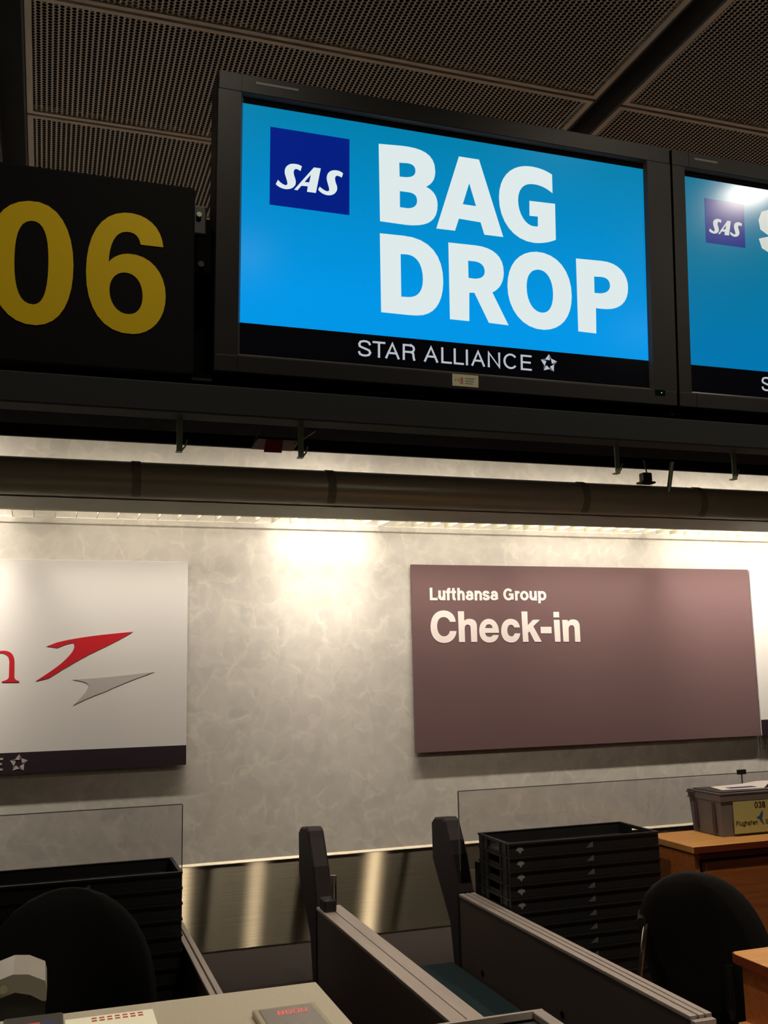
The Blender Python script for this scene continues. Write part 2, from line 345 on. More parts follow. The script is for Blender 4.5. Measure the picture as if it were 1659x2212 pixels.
# simple grotesque stroke letters, centre lines in a unit box (x right, y up)
def arc(cx, cy, rx, ry, a0, a1, n=12):
    return [(cx+rx*math.cos(math.radians(a0+(a1-a0)*i/n)), cy+ry*math.sin(math.radians(a0+(a1-a0)*i/n))) for i in range(n+1)]
X = .74   # x-height
def bow(cx, cy, rx, ry, a0, a1): return arc(cx, cy, rx, ry, a0, a1)
ESS = [(.98, .77), (.88, .93), (.65, 1), (.4, 1), (.14, .94), (.03, .78), (.08, .62), (.3, .55), (.6, .47), (.9, .38), (1, .22), (.88, .06), (.62, 0), (.36, 0), (.1, .07), (0, .25)]
STROKES = {
 'S': [ESS], 'T': [[(0, 1), (1, 1)], [(.5, 1), (.5, 0)]], 'A': [[(0, 0), (.5, 1), (1, 0)], [(.17, .33), (.83, .33)]],
 'R': [[(0, 0), (0, 1), (.65, 1)]+arc(.65, .76, .33, .24, 90, -90)+[(0, .52)], [(.65, .52), (.9, .45), (.96, .1), (1, 0)]],
 'L': [[(0, 1), (0, 0), (1, 0)]], 'I': [[(.5, 0), (.5, 1)]], 'N': [[(0, 0), (0, 1), (1, 0), (1, 1)]],
 'C': [arc(.52, .5, .52, .5, 40, 320, 20)], 'E': [[(1, 1), (0, 1), (0, 0), (1, 0)], [(0, .52), (.9, .52)]],
 'F': [[(1, 1), (0, 1), (0, 0)], [(0, .52), (.85, .52)]],
 'G': [arc(.5, .5, .5, .5, 42, 330, 20), [(.58, .48), (1, .48), (1, 0)]],
 'u': [[(0, X), (0, .25)]+arc(.42, .25, .42, .25, 180, 320, 8)+[(1, .3)], [(1, X), (1, 0)]],
 'f': [[(.4, 0), (.4, .8)]+arc(.8, .82, .4, .18, 180, 90, 6), [(0, X-.03), (1, X-.03)]],
 't': [[(.4, .98), (.4, .2)]+arc(.8, .18, .4, .18, 180, 270, 6), [(0, X-.03), (1, X-.03)]],
 'h': [[(0, 1), (0, 0)], [(0, .45)]+arc(.55, .46, .45, .28, 150, 0, 10)+[(1, 0)]],
 'n': [[(0, X), (0, 0)], [(0, .45)]+arc(.55, .46, .45, .28, 150, 0, 10)+[(1, 0)]],
 'r': [[(0, X), (0, 0)], [(0, .4), (.3, .68), (1, .72)]],
 'o': [arc(.5, X/2, .5, X/2, 0, 360, 20)],
 'p': [[(0, X), (0, -.28)], arc(.5, X/2, .5, X/2, 0, 360, 20)],
 'g': [[(1, X), (1, 0)]+arc(.5, -.05, .5, .23, 0, -160, 10), arc(.5, X/2, .5, X/2, 0, 360, 20)],
 'a': [[(.05, .56)]+arc(.5, .5, .42, .24, 160, 0, 8)+[(.92, .1), (1, 0)], arc(.45, .2, .45, .2, 60, 300, 12), [(.6, .4), (.92, .42)], [(.62, 0), (.92, .14)]],
 's': [[(x, y*X) for x, y in ESS]],
 'e': [arc(.5, X/2, .5, X/2, -35, -360, 18)+[(0, X/2)]],
 'l': [[(.5, 0), (.5, 1)]], '0': [arc(.5, .5, .5, .5, 0, 360, 22)],
 '3': [arc(.48, .75, .45, .25, 150, -90, 12), arc(.5, .25, .5, .25, 90, -150, 12)],
 '8': [arc(.5, .76, .42, .24, 0, 360, 18), arc(.5, .26, .5, .26, 0, 360, 18)],
 '7': [[(0, 1), (1, 1), (.4, 0)]],
}
def stroke_mesh(mb, ch, x0, x1, zb, cap, sx, sz, y, thick=.0006):
    for si, path in enumerate(STROKES[ch]):
        P_ = [(x0+sx/2+p[0]*(x1-x0-sx), zb+sz/2+p[1]*(cap-sz)) for p in path]
        n = len(P_); L_ = []; R_ = []
        closed = n > 3 and abs(P_[0][0]-P_[-1][0])+abs(P_[0][1]-P_[-1][1]) < 1e-6
        for i in range(n):
            a = P_[i-1] if i else (P_[-2] if closed else None); b = P_[i+1] if i < n-1 else (P_[1] if closed else None); c = P_[i]
            def nrm(p, q):
                d = Vector((q[0]-p[0], q[1]-p[1])); d.normalize(); return Vector((-d.y, d.x))
            n1 = nrm(a, c) if a else None; n2 = nrm(c, b) if b else None
            if n1 is None: nn = n2; k = 1
            elif n2 is None: nn = n1; k = 1
            else:
                nn = (n1+n2)
                if nn.length < .1: nn = n1
                nn.normalize(); k = min(1/max(nn.dot(n1), .45), 2.0)
            if ch == 'I' or ch == 'l': nn = Vector((-1, 0))
            ox, oz = nn.x*sx/2*k, nn.y*sz/2*k
            # square the open ends off to the full cap height
            ex = ez = 0
            if (i == 0 or i == n-1) and not closed:
                t = Vector((nn.y, -nn.x))*( -1 if i == 0 else 1)
                ez = t.y*sz/2; ex = t.x*sx/2
                if ch in 'SsCGcae3': ex *= .2; ez *= .2
            L_.append((c[0]+ox+ex, c[1]+oz+ez)); R_.append((c[0]-ox+ex, c[1]-oz+ez))
        yy = y-.00008*si
        vs = [(p[0], yy-thick/2, p[1]) for p in L_]+[(p[0], yy-thick/2, p[1]) for p in R_]+[(p[0], yy+thick/2, p[1]) for p in L_]+[(p[0], yy+thick/2, p[1]) for p in R_]
        fs = []
        for i in range(n-1):
            fs += [(i, i+1, n+i+1, n+i), (2*n+i, 3*n+i, 3*n+i+1, 2*n+i+1), (i, 2*n+i, 2*n+i+1, i+1), (n+i, n+i+1, 3*n+i+1, 3*n+i)]
        if not closed: fs += [(0, n, 3*n, 2*n), (n-1, 3*n-1, 4*n-1, 2*n-1)]
        mb.add(vs, fs)
def letter(ch, x0, x1, zb, cap, sx, sz, y, m, parent, name='letter', thick=.0006):
    mb = MB(); stroke_mesh(mb, ch, x0, x1, zb, cap, sx, sz, y, thick); return mb.build(name, m, parent)
def star_emblem(parent, cx, cz, R, y, m1, m2, name='star_emblem'):
    mb = MB()
    for k in range(5):
        q = lambda r, a: (cx+R*r*math.cos(math.radians(a-72*k)), y, cz+R*r*math.sin(math.radians(a-72*k)))
        A, B_, C_, D_ = q(1, 88), q(.70, 66), q(.36, 74), q(.60, 138)
        for tri, mi in (((A, C_, D_), 0), ((A, B_, C_), 1)):
            mb.m(mi); vs = list(tri)+[(p[0], p[1]+.0006, p[2]) for p in tri]
            mb.add(vs, [(0, 1, 2), (5, 4, 3), (0, 3, 4, 1), (1, 4, 5, 2), (2, 5, 3, 0)])
    return mb.build(name, [m1, m2], parent)

# outline lettering: control points in metres in the plane of each sign
GL = {"bagdrop":[[[[0.7182,0.586],[0.7755,0.59],[0.8272,0.5927,0.8633,0.5835,0.863,0.5389],[0.8629,0.5178,0.8549,0.5061,0.8388,0.4962],[0.8592,0.4898,0.8691,0.4744,0.8685,0.4532],[0.8678,0.4175,0.8477,0.4002,0.8047,0.3955],[0.794,0.3945,0.7855,0.3942,0.777,0.3944],[0.7214,0.3949]],[[0.7702,0.5469],[0.771,0.5119],[0.7859,0.5128],[0.8031,0.5145,0.8117,0.5208,0.8118,0.5326],[0.8118,0.546,0.8011,0.5503,0.7861,0.5484]],[[0.7713,0.4761],[0.7716,0.4359],[0.7899,0.4359],[0.807,0.4373,0.8156,0.446,0.8157,0.4577],[0.8158,0.4732,0.8059,0.4772,0.7888,0.4765]]],[[[0.9261,0.5863],[0.9799,0.5864],[1.0431,0.3963],[0.9923,0.3959],[0.9824,0.4261],[0.9245,0.4279],[0.914,0.3961],[0.865,0.3953]],[[0.953,0.5223],[0.9351,0.4657],[0.9708,0.4655]]],[[[1.1823,0.5775],[1.1827,0.5286],[1.164,0.5409,1.1453,0.547,1.1217,0.5441],[1.0984,0.5411,1.0855,0.5219,1.0855,0.4959],[1.0854,0.4612,1.1058,0.4336,1.129,0.4344],[1.1398,0.4354],[1.1403,0.4616],[1.1169,0.4606],[1.1172,0.4994],[1.1893,0.5014],[1.1896,0.4073],[1.1729,0.3987,1.1493,0.3923,1.1282,0.3919],[1.0704,0.3912,1.0323,0.4369,1.0332,0.4972],[1.0339,0.5492,1.0643,0.5819,1.1062,0.5886],[1.1344,0.5924,1.1602,0.5884,1.1823,0.5775]]],[[[0.7209,0.365],[0.779,0.3665],[0.8475,0.3689,0.8832,0.3295,0.8818,0.2629],[0.8805,0.209,0.857,0.1779,0.8142,0.1745],[0.8057,0.1741,0.7973,0.1736,0.7888,0.1736],[0.724,0.1737]],[[0.7729,0.3205],[0.7742,0.2164],[0.7932,0.2172],[0.8187,0.2191,0.8299,0.2387,0.8296,0.2654],[0.8294,0.3004,0.815,0.3214,0.7894,0.3217]]],[[[0.8962,0.3641],[0.966,0.3655],[1.0154,0.3665,1.0437,0.3465,1.0431,0.306],[1.0427,0.2805,1.032,0.2624,1.0116,0.2518],[1.0542,0.1732],[1.0015,0.1745],[0.9637,0.2459],[0.95,0.2448],[0.9492,0.1736],[0.8988,0.1737]],[[0.9477,0.3246],[0.9482,0.2814],[0.9628,0.281],[0.9819,0.2822,0.9919,0.2897,0.992,0.3023],[0.9922,0.3171,0.9811,0.3255,0.9633,0.3251]]],[[[1.1348,0.3694],[1.1913,0.3727,1.2331,0.3318,1.2316,0.2643],[1.2303,0.2101,1.2011,0.1751,1.1519,0.1709],[1.0919,0.167,1.0525,0.2139,1.053,0.2731],[1.0534,0.3263,1.0838,0.3654,1.1348,0.3694]],[[1.1386,0.3241],[1.1153,0.3214,1.1057,0.3024,1.1053,0.2767],[1.1045,0.2361,1.1249,0.2126,1.1481,0.2141],[1.1691,0.2161,1.1784,0.2351,1.1791,0.2653],[1.1793,0.2998,1.1644,0.3257,1.1386,0.3241]]],[[[1.2464,0.3652],[1.3211,0.3674],[1.3703,0.3687,1.3979,0.3416,1.3967,0.3037],[1.3955,0.2659,1.3716,0.245,1.3323,0.2419],[1.3201,0.2411,1.3103,0.241,1.3006,0.2414],[1.2999,0.1752],[1.2485,0.176]],[[1.2975,0.3238],[1.2973,0.2808],[1.3114,0.281],[1.331,0.2822,1.3435,0.2914,1.3438,0.3047],[1.3437,0.3188,1.3346,0.3257,1.3175,0.3251]]]],"sas":[[[[0.5268,0.4896],[0.5212,0.4928,0.5164,0.4945,0.5133,0.4916],[0.5094,0.4878,0.5102,0.4807,0.5126,0.4738],[0.5159,0.4655,0.5167,0.46,0.5144,0.454],[0.5105,0.4454,0.5011,0.4417,0.4916,0.4411],[0.4822,0.4414,0.4744,0.4443,0.4688,0.4499],[0.4739,0.4606],[0.4782,0.456,0.4837,0.452,0.4892,0.4507],[0.4931,0.4497,0.4955,0.4513,0.4962,0.4546],[0.4965,0.4594,0.4922,0.47,0.49,0.4777],[0.4877,0.4886,0.4927,0.4998,0.5053,0.5036],[0.5164,0.5058,0.5243,0.5046,0.5299,0.501]]],[[[0.5587,0.5029],[0.5752,0.503],[0.5638,0.4421],[0.5426,0.442],[0.5446,0.4554],[0.5294,0.4546],[0.52,0.4423],[0.5121,0.4428]],[[0.5519,0.4849],[0.5365,0.4644],[0.5477,0.4649]]],[[[0.6263,0.4884],[0.6202,0.4912,0.6153,0.4926,0.6126,0.4901],[0.6085,0.4863,0.6097,0.4791,0.6122,0.4721],[0.6154,0.4645,0.6163,0.4605,0.6139,0.4537],[0.6098,0.445,0.6017,0.4409,0.592,0.4405],[0.5823,0.4408,0.5743,0.4448,0.5694,0.4509],[0.5729,0.4584],[0.5782,0.4543,0.5839,0.451,0.5896,0.4499],[0.5936,0.4495,0.5955,0.4511,0.596,0.4544],[0.596,0.4592,0.5919,0.47,0.5902,0.4771],[0.5882,0.489,0.5934,0.4995,0.6055,0.5029],[0.6161,0.5053,0.6243,0.5033,0.6295,0.4987]]]],"sq":[[[0.455,0.5856],[0.6421,0.5858],[0.6454,0.3986],[0.4577,0.4006]]],"num":[[[[-0.0608,2.6377],[0.0002,2.6464,0.0306,2.5831,0.0327,2.506],[0.0349,2.4263,0.0115,2.3707,-0.0378,2.3659],[-0.0953,2.3611,-0.1304,2.4157,-0.1351,2.4965],[-0.1392,2.5782,-0.1175,2.6297,-0.0608,2.6377]],[[-0.0546,2.594],[-0.0298,2.5974,-0.0194,2.5661,-0.0178,2.514],[-0.0159,2.4519,-0.0224,2.4128,-0.0439,2.4105],[-0.0728,2.4076,-0.0826,2.4446,-0.0845,2.4957],[-0.0864,2.5506,-0.0808,2.5905,-0.0546,2.594]]],[[[0.2192,2.5688],[0.1707,2.5689],[0.1671,2.5883,0.157,2.5967,0.1388,2.5944],[0.1159,2.5914,0.1052,2.5607,0.1045,2.5216],[0.1139,2.5351,0.1284,2.5429,0.1448,2.5449],[0.191,2.5491,0.2251,2.5107,0.2258,2.457],[0.2266,2.4037,0.1973,2.3685,0.1581,2.3649],[0.0937,2.3596,0.0599,2.4151,0.0585,2.495],[0.057,2.5759,0.0841,2.6312,0.1363,2.6384],[0.1828,2.6436,0.2152,2.6145,0.2192,2.5688]],[[0.1374,2.5013],[0.1179,2.4991,0.107,2.4812,0.1075,2.4584],[0.1081,2.4305,0.1248,2.406,0.1491,2.4084],[0.1686,2.4104,0.1772,2.4288,0.1768,2.4518],[0.1762,2.4837,0.1604,2.5032,0.1374,2.5013]]]],"check":[[[[2.153,1.8901],[2.1181,1.8902],[2.1127,1.9068,2.098,1.9162,2.0801,1.9162],[2.0532,1.9152,2.0419,1.8933,2.041,1.8658],[2.0411,1.8303,2.0589,1.8099,2.0827,1.8107],[2.1006,1.8117,2.1129,1.8225,2.1165,1.8396],[2.156,1.8393],[2.1524,1.8019,2.1233,1.7747,2.0815,1.7741],[2.0311,1.7747,2.0009,1.8115,2.0025,1.8633],[2.0047,1.9181,2.0336,1.9521,2.0813,1.9532],[2.1232,1.9526,2.1495,1.9288,2.153,1.8901]]],[[[2.1682,1.9482],[2.2045,1.9481],[2.2045,1.8954],[2.212,1.9026,2.2243,1.9064,2.2395,1.9063],[2.2668,1.9051,2.2803,1.8895,2.2805,1.8645],[2.2791,1.7774],[2.2426,1.7778],[2.2424,1.8536],[2.2423,1.8675,2.2352,1.8742,2.2243,1.8742],[2.2128,1.8737,2.2059,1.8666,2.2053,1.8511],[2.2057,1.7782],[2.1696,1.7786]]],[[[2.4143,1.8273],[2.3293,1.828],[2.33,1.8141,2.3394,1.8051,2.3548,1.805],[2.3653,1.8049,2.3715,1.8081,2.3768,1.8153],[2.4126,1.815],[2.4033,1.7855,2.3812,1.773,2.3535,1.7733],[2.3137,1.7737,2.2934,1.8005,2.2936,1.8383],[2.2939,1.8783,2.3188,1.905,2.3539,1.906],[2.3928,1.9053,2.4151,1.8749,2.4143,1.8273]],[[2.3303,1.8541],[2.3759,1.8539],[2.374,1.8684,2.3656,1.8752,2.3533,1.8752],[2.341,1.8753,2.3327,1.8675,2.3303,1.8541]]],[[[2.5455,1.8562],[2.5103,1.8564],[2.507,1.866,2.4998,1.8722,2.4897,1.8723],[2.4735,1.8718,2.4666,1.8567,2.4664,1.8381],[2.4668,1.8185,2.4769,1.8066,2.4912,1.8065],[2.5006,1.807,2.5084,1.8125,2.5114,1.8237],[2.5465,1.8235],[2.5406,1.7897,2.5178,1.772,2.4897,1.7718],[2.4492,1.7722,2.4274,1.7993,2.4284,1.8373],[2.4295,1.8776,2.4531,1.9051,2.4893,1.9055],[2.5207,1.9054,2.5431,1.8867,2.5455,1.8562]]],[[[2.5591,1.9467],[2.5965,1.9466],[2.5959,1.8683],[2.6298,1.8994],[2.6744,1.8992],[2.6306,1.8624],[2.6803,1.7742],[2.6358,1.7747],[2.6057,1.8343],[2.5958,1.8259],[2.5966,1.7751],[2.5618,1.7743]]],[[[2.6769,1.8593],[2.7462,1.8589],[2.7455,1.8219],[2.6764,1.8224]]],[[[2.7629,1.9442],[2.7992,1.9441],[2.7994,1.9119],[2.7625,1.9121]],[[2.7631,1.8983],[2.8006,1.8982],[2.801,1.7729],[2.7655,1.7733]]],[[[2.8175,1.8981],[2.8527,1.898],[2.854,1.887],[2.8617,1.8956,2.8731,1.9008,2.8881,1.9007],[2.9157,1.9006,2.93,1.8867,2.9298,1.8607],[2.9299,1.7715],[2.8946,1.7719],[2.8955,1.8465],[2.8951,1.8609,2.8889,1.8679,2.8778,1.8679],[2.8647,1.868,2.8571,1.86,2.8563,1.8451],[2.8548,1.7723],[2.8191,1.7727]]]],"arrow":[[[[0.0082,1.7806],[0.0574,1.8001],[0.1534,1.8246,0.2775,1.8371,0.4138,1.8483],[0.3774,1.8226,0.2855,1.7759,0.2077,1.7398],[0.1437,1.7039,0.0868,1.6717,0.0244,1.6299],[-0.0352,1.6168],[0.0235,1.6564,0.0798,1.6917,0.117,1.7378],[0.1357,1.761,0.1449,1.781,0.1314,1.7979],[0.1026,1.7915,0.0803,1.7838,0.0595,1.7733],[0.0453,1.7755,0.0261,1.7804,0.0082,1.7806]]]],"ashadow":[[[[0.1331,1.6209],[0.2497,1.6215,0.3812,1.6355,0.5219,1.6495],[0.4482,1.6238,0.349,1.589,0.2904,1.5603],[0.2451,1.5449,0.1873,1.5233,0.1397,1.4982],[0.1742,1.5303,0.2057,1.5626,0.2081,1.5925],[0.2012,1.6093,0.1655,1.6135,0.1331,1.6209]]]],"n":[[[[-0.209,1.6157],[-0.2091,1.6202],[-0.2246,1.6245,-0.2321,1.6292,-0.2326,1.6422],[-0.2348,1.73],[-0.226,1.7397,-0.2111,1.7525,-0.1926,1.7523],[-0.1709,1.752,-0.1573,1.7354,-0.1563,1.7091],[-0.1558,1.6438],[-0.1559,1.6307,-0.1631,1.6244,-0.1864,1.6197],[-0.1862,1.6152],[-0.1088,1.6133],[-0.109,1.6192],[-0.1259,1.6235,-0.1311,1.6302,-0.1316,1.6432],[-0.1333,1.7087],[-0.1345,1.7416,-0.1495,1.7602,-0.1775,1.7632],[-0.1993,1.7655,-0.2175,1.7579,-0.2352,1.7398],[-0.2361,1.7627],[-0.2814,1.747],[-0.2811,1.7405],[-0.2612,1.7305],[-0.2578,1.646],[-0.2573,1.633,-0.2613,1.6266,-0.2824,1.622],[-0.2823,1.6174]]]]}

# ================================================================ the setting
D = 5.10          # wall behind the counters
ZC = 3.43         # ceiling
def struct(name, mb, mats, parent=None):
    o = mb.build(name, mats, parent)
    if parent is None: o['kind'] = 'structure'
    return o
struct('floor', MB().box(-6, 9, -6, 5.25, -.1, 0), 'floor')
struct('wall_back', MB().box(-6, 9, D, D+.15, 0, ZC+.3), 'wall')
struct('wall_left', MB().box(-6.15, -6, -6, 5.25, 0, ZC+.3), 'hall')
struct('wall_right', MB().box(9, 9.15, -6, 5.25, 0, ZC+.3), 'hall')
struct('wall_front', MB().box(-6, 9, -6.15, -6, 0, ZC+.3), 'hall')
ceil = struct('ceiling', MB().box(-6, 9, -6, 5.25, ZC+.16, ZC+.3), 'plenum')
# perforated metal panels hung in rows, dark slots between the columns
PX0 = [(-1.922-1.813, -1.922-.09), (-1.922, -.199), (-.109, 1.614), (1.704, 3.427), (3.517, 5.24)]
ROWS = [(.73+.6*k, 1.33+.6*k) for k in range(5)]
def ceiling_panel(lx, ly):
    mb = MB(); f = .021; mb.m(0)
    mb.add([(f, f, 0), (lx-f, f, 0), (lx-f, ly-f, 0), (f, ly-f, 0)], [(0, 1, 2, 3)])
    mb.m(1)
    for a in ((.003, lx-.003, .006, f), (.003, lx-.003, ly-f, ly-.006), (.003, f, f, ly-f), (lx-f, lx-.003, f, ly-f)):
        mb.box(a[0], a[1], a[2], a[3], -.004, .02)
    return mb
proto = None
for (x0, x1) in PX0:
    for (y0, y1) in ROWS:
        if proto is None: proto = ceiling_panel(1.723, .6).build('ceiling_panel', ['perf', 'ceil_rim']); o = proto
        else: o = proto.copy(); COL.objects.link(o)
        o.parent = ceil; o.location = (x0, y0, ZC)
for xs in (-2.012, -.199, 1.614, 3.427):
    mb = MB(); mb.m(0).box(xs, xs+.09, .73, 3.73, ZC+.07, ZC+.09)
    mb.m(1).box(xs, xs+.006, .73, 3.73, ZC-.002, ZC+.07); mb.box(xs+.084, xs+.09, .73, 3.73, ZC-.002, ZC+.07)
    mb.build('ceiling_slot', ['slot', 'slot_side'], ceil)
mb = MB().box(-6, 9, -6, .725, ZC, ZC+.03); mb.build('ceiling_board', 'hall', ceil)
mb = MB().box(-6, 9, 3.735, 4.75, ZC, ZC+.03); mb.build('ceiling_board', 'plenum', ceil)
struct('trim_1', MB().box(-4.5, 8, 4.75, 4.77, 2.74, ZC+.16), 'plenum')      # black bulkhead board over the cove light

# steel rubbing panel along the foot of the wall
t = thing('steel_wall_guard', 'brushed stainless steel guard panel along the wall behind the belts', 'metal panel', (0, D, .30))
mb = MB().box(-3, 6.5, -.016, -.002, 0, .405); mb.build('panel_sheet', 'steel', t)
mb = MB().prism([(-.018, .403), (-.002, .4135), (-.002, .403)], -3, 6.5, 'x'); mb.build('top_lip', 'bright_lip', t)

# ================================================================ cove luminaire
t = thing('linear_luminaire', 'long grey tubular light housing with white louvre washing the wall', 'lamp', (0, 4.7, 2.535))
pr = [(.0+.095*math.cos(math.radians(a)), .095*math.sin(math.radians(a))) for a in range(20, 271, 10)]
pr += [(.02, -.105), (.02, .05)]
hm = MB(); hm.prism(pr, -3.5, 7.5, 'x'); hm.build('housing', 'housing', t, smooth=True)
mb = MB(); mb.prism([(-.035, -.0935), (.105, -.128), (.115, -.128), (.115, -.09), (.02, -.085)], -3.5, 7.5, 'x'); mb.build('lower_cover', 'lower', t)
for xb in (.38, 1.32, 2.745, 3.497, 4.25):
    mb = MB(); ring = [(.0985*math.cos(math.radians(a)), .0985*math.sin(math.radians(a))) for a in range(95, 236, 10)]
    rin = [(.094*math.cos(math.radians(a)), .094*math.sin(math.radians(a))) for a in range(235, 94, -10)]
    mb.prism(ring+rin, xb-.02, xb+.02, 'x'); mb.build('strap', 'band', t)
for yy in (.122, .342):
    MB().box(-3.5, 7.5, yy-.002, yy+.002, -.130, -.125).build('louvre_rail', 'louvre', t)
lv = None
for k in range(70):
    x = -.95+k*.098
    if lv is None: lv = MB().box(-.0015, .0015, .125, .339, -.128, -.098).build('louvre_blade', 'louvre', t); o = lv
    else: o = lv.copy(); COL.objects.link(o)
    o.parent = t; o.location = (x, 0, 0)
for x0, x1, W, ka, kb in COVE:
    o = MB().tube([(x0, .2, -.01), (x1, .2, -.01)], .013, 10).build('fluorescent_tube', 'tube' if W > 8 else 'tubedim', t)
    area_lamp(t, ((x0+x1)/2, .17, -.06), x1-x0, .02, W*ka, (math.radians(9), 0, 0), spread=math.radians(56))
    area_lamp(t, ((x0+x1)/2, .17, -.06), x1-x0, .02, W*kb, (math.radians(20), 0, 0), spread=math.radians(140))
    area_lamp(t, ((x0+x1)/2, .22, .0), x1-x0, .03, W*.13, (math.radians(180-50), 0, 0))
# hangers and the sensor on top
for x in (3.271-0, -1.0, 5.6):
    MB().tube([(x, -.08, .05), (x+.054, -.08, .30), (x+.17, -.08, .90)], .0125, 8).build('hanger_rod', 'hook', t)
s = thing('presence_sensor', 'small dark sensor box with thin cable on top of the light housing', 'sensor', (3.155, 4.66, 2.632))
MB().box(-.045, .045, -.03, .03, .0, .012, .003).build('base_plate', 'black', s)
MB().box(-.028, .028, -.025, .025, .012, .062, .006).build('sensor_head', 'black', s)
MB().tube([(.01, 0, .06), (.004, 0, .09), (-.012, 0, .17), (-.02, 0, .28), (-.02, 0, .80)], .004, 6).build('cable', 'black', s)

# ================================================================ downlights in the ceiling
for i, (x, y, W, where) in enumerate(DOWN):
    big = y < 2
    zc = ZC-.006
    t = thing('ceiling_downlight', 'round recessed ceiling downlight '+where, 'lamp', (x, y, zc), group='ceiling downlights')
    r = (.095 if i == 0 else .09) if big else .022
    MB().tube([(0, 0, 0), (0, 0, -.012)], r+.015, 24).build('rim', 'ceil_rim', t, smooth=False)
    MB().tube([(0, 0, -.010), (0, 0, -.016)], r, 24).build('lamp_face', 'lamp' if i == 0 else 'lampdim', t)
    l = bpy.data.lights.new('lamp_light', 'AREA'); l.shape = 'DISK'; l.size = 2*r; l.energy = W; l.color = HALL_COL; l.spread = math.radians(100 if y > 2 else (140 if y > .9 and x < 3 else 100))
    o = bpy.data.objects.new('lamp_light', l); COL.objects.link(o); o.parent = t; o.location = (0, 0, -.02)

# ================================================================ monitor carrier beam
t = thing('carrier_beam', 'long dark grey metal beam carrying the screens', 'beam', (0, 2.1, 2.2))
MB().box(-3, 5, -.01, .06, 0, .066, .003).build('beam_body', 'beam', t)
MB().box(-3, 5, .03, .10, .066, .100).build('upper_rail', 'gap', t)
MB().box(-3, 5, .022, .03, .083, .089).build('rail_edge', 'beam', t)
MB().box(-3, 5, .06, .12, .004, .03).build('under_channel', 'gap', t)
MB().box(-3, 5, .17, .19, .0, .50).build('back_board', 'gap', t)
MB().box(-3, 5, .06, .19, .0, .004).build('soffit', 'gap', t)
for x in (-.9, .31, 1.53, 2.74):
    MB().box(x-.03, x+.03, .10, .17, .09, .45).build('bracket', 'gap', t)
for x, lab in ((.267, 'small zinc hook hanging under the beam below the 06 sign'), (.5415, 'small zinc hook hanging under the beam beside the red and white plate'),
               (1.374, 'small zinc hook under the beam near the right corner of the large screen'), (1.734, 'small zinc hook under the beam below the second screen, rightmost')):
    h = thing('hanging_hook', lab, 'hook', (x, 2.15, 2.2), group='hooks under the beam')
    MB().box(-.0065, .0065, -.0015, .0015, -.07, 0).build('strip', 'hook', h)
    MB().box(-.0065, .0065, -.0015, .016, -.073, -.07).build('foot', 'hook', h)
    MB().tube([(.006, .004, -.069), (.013, .004, -.060), (.017, .004, -.045)], .002, 6).build('tip', 'hook', h)
h = thing('hanging_plate', 'white plate with red middle hanging under the beam', 'plate', (.483, 2.18, 2.198))
MB().prism([(-.052, -.05), (.047, -.05), (.064, -.025), (-.034, -.025)], 0, .003, 'y').build('white_plate', 'tapew', h)
MB().prism([(-.022, -.056), (.020, -.056), (.023, -.0255), (-.016, -.0255)], -.002, -.0003, 'y').build('red_patch', 'taper', h)  # middle of the plate is plain red
MB().tube([(-.045, 0, -.04), (-.03, 0, 0)], .001, 6).build('wire', 'hook', h)
MB().tube([(.05, 0, -.035), (.10, 0, .0)], .002, 6).build('stay', 'hook', h)

# ================================================================ 06 sign
t = thing('gate_number_sign', 'black box sign with yellow number 06 left of the large screen', 'sign', (0, 2.09, 2.283))
MB().box(-.75, .288, 0, .09, 0, .437, .006).build('sign_box', 'signblack', t)
for nm, c in zip(('digit', 'digit'), GL['num']):
    glyph(nm, c, 'yellow', t, -.0012, offs=(0, -2.283))
MB().box(.282, .318, .03, .07, .34, .41, .004).build('hinge', 'black', t)
MB().tube([(.30, .03, .385), (.30, .022, .385)], .006, 10).build('hinge_screw', 'hook', t)
MB().box(.295, .332, .035, .06, .25, .36, .004).build('hinge_arm', 'gap', t)
MB().tube([(.306, .035, .27), (.306, .028, .27)], .007, 10).build('hinge_screw', 'chrome', t)

